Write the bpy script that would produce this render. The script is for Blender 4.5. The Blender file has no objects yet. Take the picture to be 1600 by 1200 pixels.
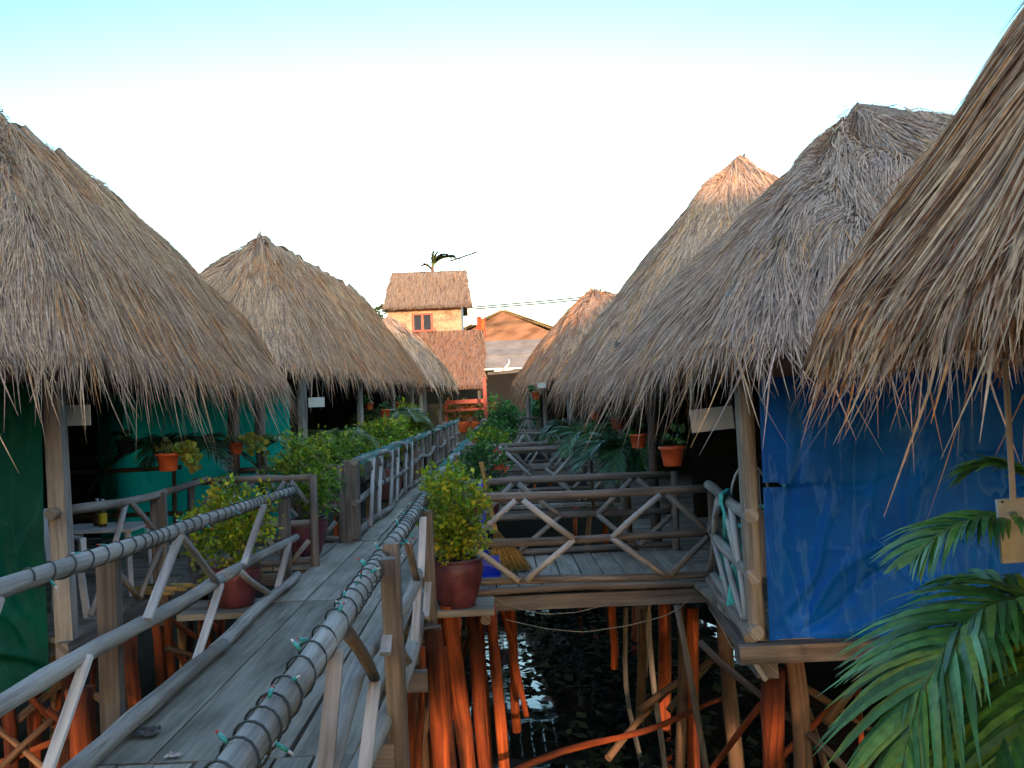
import bpy, math, random
import numpy as np
from mathutils import Vector, Matrix
random.seed(7); RNG = np.random.default_rng(7)
S = bpy.context.scene
# ------------------------------------------------------------------ camera
F = 1500.0; ROLL = math.radians(2.3); EYE = 1.6
def _unroll(du, dv): return du*math.cos(ROLL)-dv*math.sin(ROLL), dv*math.cos(ROLL)+du*math.sin(ROLL)
_hx, _hy = _unroll(-25, 35)
CAMROT = (Matrix.Rotation(math.atan(_hx/F), 3, 'Z') @ Matrix.Rotation(math.pi/2+math.atan(_hy/F), 3, 'X') @ Matrix.Rotation(-ROLL, 3, 'Z'))
cd = bpy.data.cameras.new('camera'); cam = bpy.data.objects.new('camera', cd)
cam.matrix_world = Matrix.Translation((0, 0, EYE)) @ CAMROT.to_4x4()
cd.lens = F/1600*36; cd.sensor_width = 36; cd.clip_start = .05; cd.clip_end = 2000
S.collection.objects.link(cam); S.camera = cam
def at(u, v, d):
    """point of the place seen at photo pixel (u, v), d metres along the boardwalk"""
    r = CAMROT @ Vector(((u-800)/F, -(v-600)/F, -1)); r = r*(d/r.y)
    return Vector((r.x, r.y, r.z+EYE))
# ------------------------------------------------------------------ light
SUN_DIR = Vector((-.10, 1, -.125)).normalized()          # the way the light travels
W = bpy.data.worlds.new('World'); S.world = W; W.use_nodes = True
nt = W.node_tree; bg = nt.nodes['Background']
sky = nt.nodes.new('ShaderNodeTexSky'); sky.sky_type = 'NISHITA'; sky.sun_disc = False
sky.sun_elevation = math.asin(-SUN_DIR.z); sky.sun_rotation = math.atan2(-SUN_DIR.x, -SUN_DIR.y)
sky.air_density = 1.0; sky.dust_density = .6; sky.ozone_density = 1.0; sky.altitude = 0
_tc = nt.nodes.new('ShaderNodeTexCoord'); _sp = nt.nodes.new('ShaderNodeSeparateXYZ'); _rp = nt.nodes.new('ShaderNodeValToRGB'); _mx = nt.nodes.new('ShaderNodeMix')
_mx.data_type = 'RGBA'; _mx.blend_type = 'MULTIPLY'; _mx.inputs[0].default_value = 1
_e = _rp.color_ramp.elements; _e.new(.3); _e.new(.42); _e.new(.7)
for _el, (_p, _c) in zip(_e, ((.04, (1, 1, 1)), (.26, (.88, .99, 1)), (.44, (.40, .85, .97)), (.62, (.9, .93, 1)), (1, (.95, .95, 1)))): _el.position = _p; _el.color = (*_c, 1)
nt.links.new(_tc.outputs['Generated'], _sp.inputs[0]); _m1 = nt.nodes.new('ShaderNodeMath'); _m1.operation = 'MULTIPLY'; _m2 = nt.nodes.new('ShaderNodeMath'); _m2.operation = 'MULTIPLY_ADD'; _m2.inputs[1].default_value = .42
nt.links.new(_sp.outputs[0], _m1.inputs[0]); nt.links.new(_sp.outputs[0], _m1.inputs[1]); nt.links.new(_m1.outputs[0], _m2.inputs[0]); nt.links.new(_sp.outputs[2], _m2.inputs[2]); nt.links.new(_m2.outputs[0], _rp.inputs[0]); nt.links.new(sky.outputs[0], _mx.inputs[6]); nt.links.new(_rp.outputs[0], _mx.inputs[7])
nt.links.new(_mx.outputs[2], bg.inputs[0]); bg.inputs[1].default_value = .15
sl = bpy.data.lights.new('sun', 'SUN'); sl.energy = 1.25; sl.angle = math.radians(1.2); sl.color = (1, .66, .42)
so = bpy.data.objects.new('sun', sl); so.rotation_euler = SUN_DIR.to_track_quat('-Z', 'Y').to_euler(); S.collection.objects.link(so)
S.view_settings.view_transform = 'Standard'; S.view_settings.look = 'None'; S.view_settings.exposure = 2.45; S.view_settings.gamma = 1
S.render.engine = 'CYCLES'
# ------------------------------------------------------------------ materials
def new_mat(name):
    m = bpy.data.materials.new(name); m.use_nodes = True
    return m, m.node_tree, m.node_tree.nodes['Principled BSDF']
def N(t, kind, **kw):
    n = t.nodes.new('ShaderNode'+kind)
    for k, v in kw.items():
        if k.startswith('i_'): n.inputs[k[2:].replace('_', ' ')].default_value = v
        else: setattr(n, k, v)
    return n
def ramp(t, stops):
    r = t.nodes.new('ShaderNodeValToRGB'); e = r.color_ramp.elements
    while len(e) < len(stops): e.new(.5)
    for el, (p, c) in zip(e, stops): el.position = p; el.color = (*c, 1)
    return r
def attr_vec(t, name, scale):
    a = N(t, 'Attribute', attribute_name=name); m = N(t, 'VectorMath', operation='MULTIPLY'); m.inputs[1].default_value = scale
    t.links.new(a.outputs['Vector'], m.inputs[0]); return a, m
def wood(name, dark, mid, light, rough=.85, bump=.5, grain=(1.6, 34, 9), pv=.22, stain=((.3, (.5, .46, .42)), (.55, (1, 1, 1)), (.8, (1.25, 1.2, 1.12)))):
    m, t, b = new_mat(name); L = t.links.new
    a, v = attr_vec(t, 'tc', grain)
    n1 = N(t, 'TexNoise', i_Scale=1, i_Detail=6, i_Roughness=.65); L(v.outputs[0], n1.inputs['Vector'])
    a2, v2 = attr_vec(t, 'tc', (1.2, 4, 17)); n2 = N(t, 'TexNoise', i_Scale=1, i_Detail=4); L(v2.outputs[0], n2.inputs['Vector'])
    r = ramp(t, [(.28, dark), (.5, mid), (.74, light)]); L(n1.outputs[0], r.inputs[0])
    r2 = ramp(t, stain); L(n2.outputs[0], r2.inputs[0])
    mx = N(t, 'Mix', data_type='RGBA', blend_type='MULTIPLY'); mx.inputs[0].default_value = 1
    L(r.outputs[0], mx.inputs[6]); L(r2.outputs[0], mx.inputs[7])
    sp = N(t, 'SeparateXYZ'); L(a.outputs['Vector'], sp.inputs[0]); wn = N(t, 'TexWhiteNoise', noise_dimensions='1D'); L(sp.outputs[2], wn.inputs['W'])
    mr = N(t, 'MapRange'); mr.inputs['To Min'].default_value = 1-pv; mr.inputs['To Max'].default_value = 1+pv; L(wn.outputs['Value'], mr.inputs[0])
    mv = N(t, 'VectorMath', operation='SCALE'); L(mx.outputs[2], mv.inputs[0]); L(mr.outputs[0], mv.inputs['Scale']); L(mv.outputs[0], b.inputs['Base Color'])
    b.inputs['Roughness'].default_value = rough; b.inputs['Specular IOR Level'].default_value = .25
    bp = N(t, 'Bump', i_Strength=bump, i_Distance=.012); L(n1.outputs[0], bp.inputs['Height']); L(bp.outputs[0], b.inputs['Normal'])
    return m
def leafy(name, rough=.5, trans=.25, spec=.4):
    m, t, b = new_mat(name); L = t.links.new
    a = N(t, 'Attribute', attribute_name='col'); g = N(t, 'TexNoise', i_Scale=30)
    tc = N(t, 'TexCoord'); L(tc.outputs['Object'], g.inputs['Vector'])
    r = ramp(t, [(.3, (.7, .7, .7)), (.7, (1.2, 1.2, 1.2))]); L(g.outputs[0], r.inputs[0])
    mx = N(t, 'Mix', data_type='RGBA', blend_type='MULTIPLY'); mx.inputs[0].default_value = 1
    L(a.outputs['Color'], mx.inputs[6]); L(r.outputs[0], mx.inputs[7]); L(mx.outputs[2], b.inputs['Base Color'])
    b.inputs['Roughness'].default_value = rough; b.inputs['Specular IOR Level'].default_value = spec
    if trans:
        tr = N(t, 'BsdfTranslucent'); ms = N(t, 'MixShader'); ms.inputs[0].default_value = trans
        out = t.nodes['Material Output']; L(mx.outputs[2], tr.inputs[0]); L(b.outputs[0], ms.inputs[1]); L(tr.outputs[0], ms.inputs[2]); L(ms.outputs[0], out.inputs[0])
    return m
def plain(name, c, rough=.6, var=.25, scale=14, metal=0, bump=.1, spec=.4):
    m, t, b = new_mat(name); L = t.links.new
    tc = N(t, 'TexCoord'); n = N(t, 'TexNoise', i_Scale=scale, i_Detail=5); L(tc.outputs['Object'], n.inputs['Vector'])
    r = ramp(t, [(.3, tuple(x*(1-var) for x in c)), (.7, tuple(min(1, x*(1+var*.6)) for x in c))]); L(n.outputs[0], r.inputs[0])
    L(r.outputs[0], b.inputs['Base Color']); b.inputs['Roughness'].default_value = rough; b.inputs['Metallic'].default_value = metal
    b.inputs['Specular IOR Level'].default_value = spec
    bp = N(t, 'Bump', i_Strength=bump, i_Distance=.01); L(n.outputs[0], bp.inputs['Height']); L(bp.outputs[0], b.inputs['Normal'])
    return m
def tarp_mat(name, c1, c2, pale, trans=.15):
    m, t, b = new_mat(name); L = t.links.new
    tc = N(t, 'TexCoord')
    n = N(t, 'TexNoise', i_Scale=2.2, i_Detail=6, i_Roughness=.6); L(tc.outputs['Object'], n.inputs['Vector'])
    r = ramp(t, [(.3, c1), (.68, c2)]); L(n.outputs[0], r.inputs[0])
    mp = N(t, 'Mapping'); mp.inputs['Scale'].default_value = (2.6, 2.6, .55); mp.inputs['Rotation'].default_value = (0, .22, 0); L(tc.outputs['Object'], mp.inputs[0])
    n2 = N(t, 'TexNoise', i_Scale=1.3, i_Detail=4, i_Roughness=.55, i_Distortion=.35); L(mp.outputs[0], n2.inputs['Vector'])
    r2 = ramp(t, [(.46, (0, 0, 0)), (.5, (.26, .26, .26)), (.512, (0, 0, 0))]); L(n2.outputs[0], r2.inputs[0])
    mx = N(t, 'Mix', data_type='RGBA'); L(r2.outputs[0], mx.inputs[0]); L(r.outputs[0], mx.inputs[6]); mx.inputs[7].default_value = (*pale, 1)
    wv = N(t, 'TexWave', i_Scale=60, i_Distortion=.4, bands_direction='X'); wz = N(t, 'TexWave', i_Scale=60, i_Distortion=.4, bands_direction='Z')
    L(tc.outputs['Object'], wv.inputs[0]); L(tc.outputs['Object'], wz.inputs[0])
    ad = N(t, 'Math', operation='ADD'); L(wv.outputs['Fac'], ad.inputs[0]); L(wz.outputs['Fac'], ad.inputs[1])
    bp0 = N(t, 'Bump', i_Strength=.12, i_Distance=.003); L(ad.outputs[0], bp0.inputs['Height'])
    bp = N(t, 'Bump', i_Strength=.9, i_Distance=.06); L(n2.outputs[0], bp.inputs['Height']); L(bp0.outputs[0], bp.inputs['Normal']); L(bp.outputs[0], b.inputs['Normal'])
    L(mx.outputs[2], b.inputs['Base Color']); b.inputs['Roughness'].default_value = .5; b.inputs['Specular IOR Level'].default_value = .1
    tr = N(t, 'BsdfTranslucent'); ms = N(t, 'MixShader'); ms.inputs[0].default_value = trans
    L(mx.outputs[2], tr.inputs[0]); L(b.outputs[0], ms.inputs[1]); L(tr.outputs[0], ms.inputs[2]); L(ms.outputs[0], t.nodes['Material Output'].inputs[0])
    return m
M_BOARD = wood('weathered_boards', (.155, .137, .115), (.265, .237, .20), (.35, .32, .275))
M_LOG = wood('weathered_logs', (.13, .118, .11), (.27, .248, .235), (.40, .375, .36))
M_LOGD = wood('brown_logs', (.085, .068, .06), (.18, .147, .13), (.28, .24, .215))
M_BRACE = wood('pale_split_poles', (.24, .22, .22), (.44, .415, .42), (.58, .56, .56))
M_STILT = wood('red_stilt_wood', (.05, .012, .006), (.21, .043, .012), (.36, .085, .02), grain=(1.2, 26, 9), pv=.45, stain=((.36, (.16, .19, .22)), (.48, (.62, .62, .62)), (.66, (1.3, 1.2, 1.1))))
M_STILTD = wood('dark_stilt_wood', (.05, .03, .02), (.13, .075, .045), (.24, .13, .07))
M_YEL = wood('yellow_wood', (.25, .17, .06), (.42, .30, .12), (.55, .42, .2))
M_THATCH = leafy('thatch', .8, .06, .2)
M_LEAF = leafy('leaves', .45, .38, .4)
M_PALM = leafy('palm_leaves', .4, .3, .5)
M_MAROON = plain('maroon_glaze', (.12, .034, .046), .42, .6, 7, bump=.35)
M_TERRA = plain('terracotta_plastic', (.60, .105, .03), .5, .15, 12)
M_BLACKPOT = plain('black_plastic', (.03, .03, .03), .5)
M_SOIL = plain('soil', (.07, .045, .03), .95, .5, 40)
M_WHITE = plain('white_board', (.58, .54, .50), .6, .12, 6)
M_WPLAST = plain('white_plastic', (.62, .60, .64), .45, .1)
M_TURQ = plain('turquoise_plastic', (.08, .62, .60), .4, .15)
M_BLUEP = plain('blue_plastic', (.02, .06, .55), .4, .15)
M_WIRE = plain('dark_wire', (.03, .035, .035), .5)
M_PALEWIRE = plain('pale_cord', (.30, .27, .22), .7)
M_TEAL = plain('teal_bulb', (.03, .30, .28), .3)
M_TEALW = plain('teal_wire', (.05, .20, .20), .5)
M_RED = plain('red_paint', (.42, .04, .018), .5, .3)
M_METAL = plain('grey_metal', (.38, .38, .39), .5, .3, 5, .5)
M_BLUE = tarp_mat('blue_tarp', (.001, .065, .36), (.002, .12, .58), (.10, .28, .62), .15)
M_GREEN = tarp_mat('green_tarp', (.001, .048, .034), (.002, .09, .064), (.03, .15, .12), .3)
M_TEALT = tarp_mat('teal_tarp', (.004, .27, .21), (.006, .40, .31), (.05, .45, .37), .5)
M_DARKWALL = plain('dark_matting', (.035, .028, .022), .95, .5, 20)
# ------------------------------------------------------------------ object helpers
ORG = {}
def tag(o, label=None, cat=None, group=None, kind=None):
    if label: o['label'] = label
    if cat: o['category'] = cat
    if group: o['group'] = group
    if kind: o['kind'] = kind
    return o
def thing(name, label, cat, loc, group=None, kind=None):
    o = bpy.data.objects.new(name, None); o.empty_display_size = .2; S.collection.objects.link(o); o.location = loc; ORG[o.name] = Vector(loc)
    return tag(o, label, cat, group, kind)
def link(name, me, mat, parent, label=None):
    o = bpy.data.objects.new(name, me); S.collection.objects.link(o)
    if mat: me.materials.append(mat)
    if parent is not None: o.parent = parent; ORG[o.name] = ORG[parent.name]
    else: ORG[o.name] = Vector((0, 0, 0))
    if label: o['label'] = label
    return o
def np_obj(name, V, Q, C, mat, parent=None, smooth=False, label=None):
    """V (n,3) world points, Q (m,4) quads, C (n,3) colours"""
    org = np.array(ORG[parent.name]) if parent is not None else np.zeros(3)
    me = bpy.data.meshes.new(name); n = len(V); m = len(Q)
    me.vertices.add(n); me.vertices.foreach_set('co', (V-org).astype(np.float32).ravel())
    me.loops.add(m*4); me.loops.foreach_set('vertex_index', Q.astype(np.int32).ravel())
    me.polygons.add(m); me.polygons.foreach_set('loop_start', np.arange(0, m*4, 4, dtype=np.int32)); me.polygons.foreach_set('loop_total', np.full(m, 4, dtype=np.int32))
    if smooth: me.polygons.foreach_set('use_smooth', np.ones(m, dtype=bool))
    if C is not None:
        a = me.color_attributes.new('col', 'FLOAT_COLOR', 'POINT'); c4 = np.ones((n, 4), np.float32); c4[:, :3] = C; a.data.foreach_set('color', c4.ravel())
    me.update(); me.validate()
    return link(name, me, mat, parent, label)
class MB:
    """collects tubes, planks and lathes; build() links them as one mesh"""
    def __init__(s): s.V = []; s.F = []; s.T = []; s.sm = []
    def ring_tube(s, P, R, n=8, cap=True, smooth=True, rough=0.):
        P = [Vector(p) for p in P]; k0 = len(s.V); rid = random.random()*7; L = 0
        t = (P[1]-P[0]).normalized(); u = t.orthogonal().normalized(); m = len(P)
        for i in range(m):
            if i: L += (P[i]-P[i-1]).length
            t = ((P[min(i+1, m-1)]-P[max(i-1, 0)])).normalized(); u = (u-t*u.dot(t)).normalized(); w = t.cross(u)
            for j in range(n):
                a = 2*math.pi*j/n; r = R[i]*(1+rough*(random.random()-.5))
                s.V.append(P[i]+u*(math.cos(a)*r)+w*(math.sin(a)*r)); s.T.append((L, abs(j/n-.5)*R[i]*7, rid))
        for i in range(m-1):
            for j in range(n):
                a = k0+i*n+j; b = k0+i*n+(j+1) % n; s.F.append((a, b, b+n, a+n)); s.sm.append(smooth)
        if cap:
            s.F.append(tuple(k0+j for j in reversed(range(n)))); s.sm.append(False)
            s.F.append(tuple(k0+(m-1)*n+j for j in range(n))); s.sm.append(False)
        return s
    def log(s, a, b, r, r2=None, bend=.012, n=9, rough=.12):
        a = Vector(a); b = Vector(b); r2 = r2 or r*.9; L = (b-a).length; k = max(3, min(22, int(L/.28)+2))
        d = (b-a)/L; u = d.orthogonal().normalized(); w = d.cross(u); p1, p2 = random.random()*6, random.random()*6; q = random.uniform(.5, 1.3)
        P = []; R = []
        for i in range(k):
            f = i/(k-1); e = math.sin(math.pi*f)**.5*bend*L**.6
            P.append(a.lerp(b, f)+u*(math.sin(p1+f*L*2.1*q)*e)+w*(math.sin(p2+f*L*1.7*q)*e))
            R.append((r+(r2-r)*f)*(1+random.uniform(-.07, .07)))
        return s.ring_tube(P, R, n, True, True, rough)
    def plank(s, a, b, w, h, up=(0, 0, 1), jit=0.):
        a = Vector(a); b = Vector(b); d = (b-a).normalized(); up = Vector(up); x = d.cross(up)
        if x.length < 1e-4: x = d.orthogonal()
        x.normalize(); z = x.cross(d); k = len(s.V); rid = random.random()*9; L = (b-a).length
        for (p, l) in ((a, 0), (b, L)):
            for sx, sz in ((-1, -1), (1, -1), (1, 1), (-1, 1)):
                s.V.append(p+x*(sx*w/2)+z*(sz*h/2)+Vector((random.uniform(-jit, jit), random.uniform(-jit, jit), random.uniform(-jit, jit)*.5)))
                s.T.append((l, sx*w/2+sz*h/2+rid*.7, rid))
        for f in ((3, 2, 1, 0), (4, 5, 6, 7), (0, 1, 5, 4), (1, 2, 6, 5), (2, 3, 7, 6), (3, 0, 4, 7)): s.F.append(tuple(k+i for i in f)); s.sm.append(False)
        return s
    def box(s, c, sx, sy, sz, jit=0.):
        c = Vector(c); return s.plank(c-Vector((0, sy/2, 0)), c+Vector((0, sy/2, 0)), sx, sz, jit=jit)
    def lathe(s, c, prof, n=24, ax=None, wob=0.):
        c = Vector(c); k = len(s.V); m = len(prof); rid = random.random()*5; q = (ax.to_track_quat('Z', 'Y') if ax is not None else None)
        for i, (r, z) in enumerate(prof):
            for j in range(n):
                a = 2*math.pi*j/n; v = Vector((math.cos(a)*r, math.sin(a)*r, z))*(1+wob*random.uniform(-1, 1))
                s.V.append(c+(q @ v if q else v)); s.T.append((z, a*.2, rid))
        for i in range(m-1):
            for j in range(n):
                a = k+i*n+j; b = k+i*n+(j+1) % n; s.F.append((a, b, b+n, a+n)); s.sm.append(True)
        return s
    def build(s, name, mat, parent=None, label=None):
        org = ORG[parent.name] if parent is not None else Vector((0, 0, 0))
        me = bpy.data.meshes.new(name); me.from_pydata([tuple(v-org) for v in s.V], [], s.F)
        me.polygons.foreach_set('use_smooth', s.sm)
        a = me.attributes.new('tc', 'FLOAT_VECTOR', 'POINT'); a.data.foreach_set('vector', np.array(s.T, np.float32).ravel())
        return link(name, me, mat, parent, label)
def log(name, a, b, r, mat, parent, r2=None, bend=.012, label=None, n=9): return MB().log(a, b, r, r2, bend, n).build(name, mat, parent, label)
class RB:
    """ribbons (leaflets, blades) with a colour each"""
    def __init__(s): s.V = []; s.Q = []; s.C = []
    def ribbon(s, P, Wd, side, c):
        k = len(s.V)
        for p, w in zip(P, Wd): s.V.append(p-side*w); s.V.append(p+side*w); s.C += [c, c]
        for i in range(len(P)-1): s.Q.append((k+2*i, k+2*i+1, k+2*i+3, k+2*i+2))
    def build(s, name, mat, parent, label=None): return np_obj(name, np.array([tuple(v) for v in s.V]), np.array(s.Q), np.array(s.C), mat, parent, False, label)
def jit_col(c, v=.25):
    k = 1+random.uniform(-v, v); return tuple(max(0, x*k*(1+random.uniform(-.1, .1))) for x in c)
# ------------------------------------------------------------------ thatch
def thatch(parent, cor, ze, r0, r1, bulge=.12, dens=420, wd=.011, ln=.55, fringe=60, pal=None, rnd=.35, flen=.5, name='roof', lump=.05, hips=True, seed=1, zc=(0, 0, 0, 0), over=.25, rough=.7):
    """hipped thatched roof: a shell plus blades of grass laid down the slope"""
    g = np.random.default_rng(seed); M = 480
    cor = np.array([(x, y, ze+dz) for (x, y), dz in zip(cor, zc)]); r0 = np.array(r0, float); r1 = np.array(r1, float)
    tops = [(r0, r0), (r0, r1), (r1, r1), (r1, r0)]
    el = np.array([np.linalg.norm(cor[(i+1) % 4]-cor[i]) for i in range(4)]); per = el.sum(); cum = np.concatenate([[0], np.cumsum(el)])
    B = np.zeros((M, 3)); T = np.zeros((M, 3))
    for j in range(M):
        l = per*j/M; i = min(3, int(np.searchsorted(cum, l, 'right')-1)); f = (l-cum[i])/el[i]
        B[j] = cor[i]*(1-f)+cor[(i+1) % 4]*f; T[j] = tops[i][0]*(1-f)+tops[i][1]*f
    sg = rnd/per*M; xs = np.arange(-int(4*sg)-1, int(4*sg)+2); kw = np.exp(-.5*(xs/sg)**2); kw /= kw.sum()
    def smooth(A): return sum(w*np.roll(A, -x, 0) for x, w in zip(xs, kw))
    B = smooth(B); T = smooth(T)
    ph = g.uniform(0, 6.28, 8); fr = g.integers(5, 26, 8)
    def ev(s, t):
        s = np.mod(s, 1)*M; i = s.astype(int) % M; f = (s-np.floor(s))[:, None]; j = (i+1) % M
        b = B[i]*(1-f)+B[j]*f; tp = T[i]*(1-f)+T[j]*f; t1 = np.clip(t, 0, 1)
        P = b+(tp-b)*t1[:, None]; h = tp[:, 2]-b[:, 2]
        P[:, 2] = b[:, 2]+h*(t1+bulge*4*t1*(1-t1)*(1-.35*t1))
        lp = sum(np.sin(6.283*s/M*fr[k]+ph[k]+t1*(3+k*2.2)) for k in range(8))*lump*.4
        P[:, 2] += lp*np.minimum(1, t1*4+.3); return P
    def frame(s, t):
        e = 1e-3; ds = ev(s+e, t)-ev(s-e, t); dt = ev(s, np.clip(t+.01, 0, 1))-ev(s, np.clip(t-.01, 0, 1))
        ds /= np.linalg.norm(ds, axis=1)[:, None]+1e-9; dt /= np.linalg.norm(dt, axis=1)[:, None]+1e-9
        n = np.cross(ds, dt); n /= np.linalg.norm(n, axis=1)[:, None]+1e-9; return ds, dt, n
    # shell
    NS, NT = 120, 16; ss, tt = np.meshgrid(np.arange(NS)/NS, np.linspace(0, 1, NT), indexing='ij'); sf, tf = ss.ravel(), tt.ravel()
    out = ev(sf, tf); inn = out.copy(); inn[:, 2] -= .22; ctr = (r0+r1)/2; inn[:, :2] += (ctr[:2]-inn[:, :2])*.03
    V0 = np.concatenate([out, inn]); Q0 = []
    for i in range(NS):
        i2 = (i+1) % NS
        for k in range(NT-1):
            Q0.append((i*NT+k, i2*NT+k, i2*NT+k+1, i*NT+k+1)); o = NS*NT; Q0.append((o+i*NT+k, o+i*NT+k+1, o+i2*NT+k+1, o+i2*NT+k))
        Q0.append((i*NT, o+i*NT, o+i2*NT, i2*NT))
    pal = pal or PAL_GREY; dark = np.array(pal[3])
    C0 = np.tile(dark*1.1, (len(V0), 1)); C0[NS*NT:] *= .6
    SLm = np.linalg.norm(T-B, axis=1); area = per*SLm.mean()*.55
    n = int(area*dens); nf = int(per*fringe); nh = int(4*SLm.mean()*90) if hips else 0; nr = int((np.linalg.norm(r1-r0)+.8)*140)
    t = 1-np.sqrt(1-g.random(n)*.985); s = g.random(n)
    s2 = g.random(nf); cl = np.round(s2*per/.13)*.13/per; s2 = np.where(g.random(nf) < .75, cl+g.normal(0, .022, nf)/per, s2); t2 = g.random(nf)*.09
    cs = cum[:4]/per; s3 = cs[g.integers(0, 4, nh)]+g.normal(0, .11, nh)/per; t3 = (np.round(g.random(nh)*16)+g.random(nh)*.5)/17
    s4 = g.random(nr); t4 = 1-g.random(nr)*.12
    s = np.concatenate([s, s2, s3, s4]); t = np.concatenate([t, t2, t3, t4]); n = len(s)
    kind = np.concatenate([np.zeros(n-nf-nh-nr), np.ones(nf), np.full(nh, 2), np.full(nr, 3)])
    K = 4; L = ln*g.uniform(.55, 1.35, n); L = np.where(kind == 1, flen*g.uniform(.45, 1.25, n)*g.choice([1, 1, 1, .8, 1.15, .9, 1.75], n), L); L = np.where(kind == 0, np.minimum(L, t*SLm[(np.mod(s, 1)*M).astype(int) % M]+g.uniform(.02, over, n)), L); L = np.where(kind >= 2, ln*.55*g.uniform(.6, 1.3, n), L)
    i = (np.mod(s, 1)*M).astype(int) % M; SL = SLm[i]; Wd = wd*g.uniform(.55, 1.5, n)
    # grass lies in sheaves: neighbouring blades lean the same way
    lean = (.17*np.sin(s*per*5.1+ph[0]+t*9)+.13*np.sin(s*per*11.7+ph[1]-t*17)+g.normal(0, .12, n))*np.where(kind == 2, .6, 1)
    lean = np.where(kind == 1, lean*.8, lean)
    lift0 = g.uniform(.0, .035, n)*rough; lift1 = g.uniform(.0, .06, n)*rough+np.where(kind == 2, g.uniform(.0, .05, n), 0)
    g_dr = g.uniform(.1, .7, n); tw = g.normal(0, .5, n)*rough; curl = g.normal(0, .12, n)
    V = np.zeros((n, K+1, 2, 3)); taper = np.array([.75, 1, .95, .7, .12])
    for k in range(K+1):
        l = L*k/K; tk = t-l/SL; over = np.maximum(0, -tk)*SL; tk = np.maximum(tk, 0)
        sk = s+lean*l/per/np.maximum(.35, 1-tk*.8); ds, dt, nn = frame(sk, tk); P = ev(sk, tk)
        P += nn*(lift0+lift1*(k/K)+.012)[:, None]
        w = np.clip(over/.40, 0, 1)*np.where(kind == 1, g_dr, .45); dr = -dt*(1-w)[:, None]+np.array([0, 0, -1])*w[:, None]
        P += dr*over[:, None]+ds*(curl*(over**1.3)*1.6)[:, None]
        sd = ds*np.cos(tw)[:, None]+nn*np.sin(tw)[:, None]; h = (Wd*taper[k])[:, None]
        V[:, k, 0] = P-sd*h; V[:, k, 1] = P+sd*h
    Vs = V.reshape(-1, 3); base = (np.arange(n)*(K+1)*2)[:, None]
    Q = np.concatenate([base+np.array([[2*k, 2*k+1, 2*k+3, 2*k+2]]) for k in range(K)])
    p0 = V[:, 1, 0]; lo = .5+.5*np.sin(p0[:, 0]*2.3+ph[2]+np.sin(p0[:, 1]*1.7+ph[3])*1.3+p0[:, 2]*1.9)*np.sin(p0[:, 1]*1.3+ph[4]+p0[:, 2]*2.7)
    pick = np.clip(g.random(n)*.75+lo*.35, 0, .9999); pal_a = np.array(pal); idx = np.searchsorted(np.array([.34, .66, .86, 1.0]), pick)
    idx = np.array([0, 1, 3, 2])[np.clip(idx, 0, 3)]
    col = pal_a[idx]*g.uniform(1-.24*rough, 1+.24*rough, n)[:, None]
    C = np.repeat(col, (K+1)*2, 0)
    VV = np.concatenate([V0, Vs]); QQ = np.concatenate([np.array(Q0), Q+len(V0)]); CC = np.concatenate([C0, C])
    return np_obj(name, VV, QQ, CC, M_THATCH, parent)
#            grey            tan              orange         dark
PAL_GREY = [(.62, .395, .30), (.70, .44, .30), (.72, .36, .16), (.34, .23, .18)]
PAL_WARM = [(.66, .385, .26), (.75, .43, .25), (.78, .31, .115), (.34, .21, .15)]  # on the left roofs this warmer tone stands in for sunset glow
PAL_DULL = [(.27, .195, .155), (.31, .22, .165), (.32, .19, .12), (.18, .105, .075)]
PAL_ORNG = [(.30, .17, .12), (.35, .19, .12), (.38, .17, .09), (.18, .09, .06)]
# ------------------------------------------------------------------ plants
def leaves(center, rad, n, size, cols, g, shape=1.6, low=-1., out=.5):
    """n folded leaves spread in clumps through an uneven volume"""
    c = np.array(center); rad = np.array(rad)
    nc = max(7, n//38); d = g.normal(size=(nc, 3)); d /= np.linalg.norm(d, axis=1)[:, None]; rr = g.random(nc)**.42
    cc = d*rr[:, None]*g.uniform(.78, 1.12, nc)[:, None]; cc[:, 2] = np.maximum(cc[:, 2], low)
    k = g.integers(0, nc, n); P = cc[k]+g.normal(0, .14, (n, 3))
    outd = P/(np.linalg.norm(P, axis=1)[:, None]+1e-6); P = c+P*rad
    dr = outd*out+g.normal(0, .6, (n, 3))+np.array([0, 0, .15]); dr /= np.linalg.norm(dr, axis=1)[:, None]
    sd = np.cross(dr, g.normal(size=(n, 3))); sd /= np.linalg.norm(sd, axis=1)[:, None]+1e-9; nn = np.cross(dr, sd)
    L = size*g.uniform(.6, 1.35, n)[:, None]; Wd = L/shape/2
    V = np.stack([P, P+dr*L*.5+sd*Wd+nn*L*.1, P+dr*L, P+dr*L*.5-sd*Wd+nn*L*.1], 1).reshape(-1, 3)
    Q = np.arange(n*4).reshape(-1, 4)
    ca = np.array(cols); ck = g.integers(0, len(ca), nc)[k]; mixr = g.random(n) < .35; ck = np.where(mixr, g.integers(0, len(ca), n), ck)
    C = np.repeat(ca[ck]*g.uniform(.7, 1.3, n)[:, None], 4, 0)
    return V, Q, C
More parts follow.
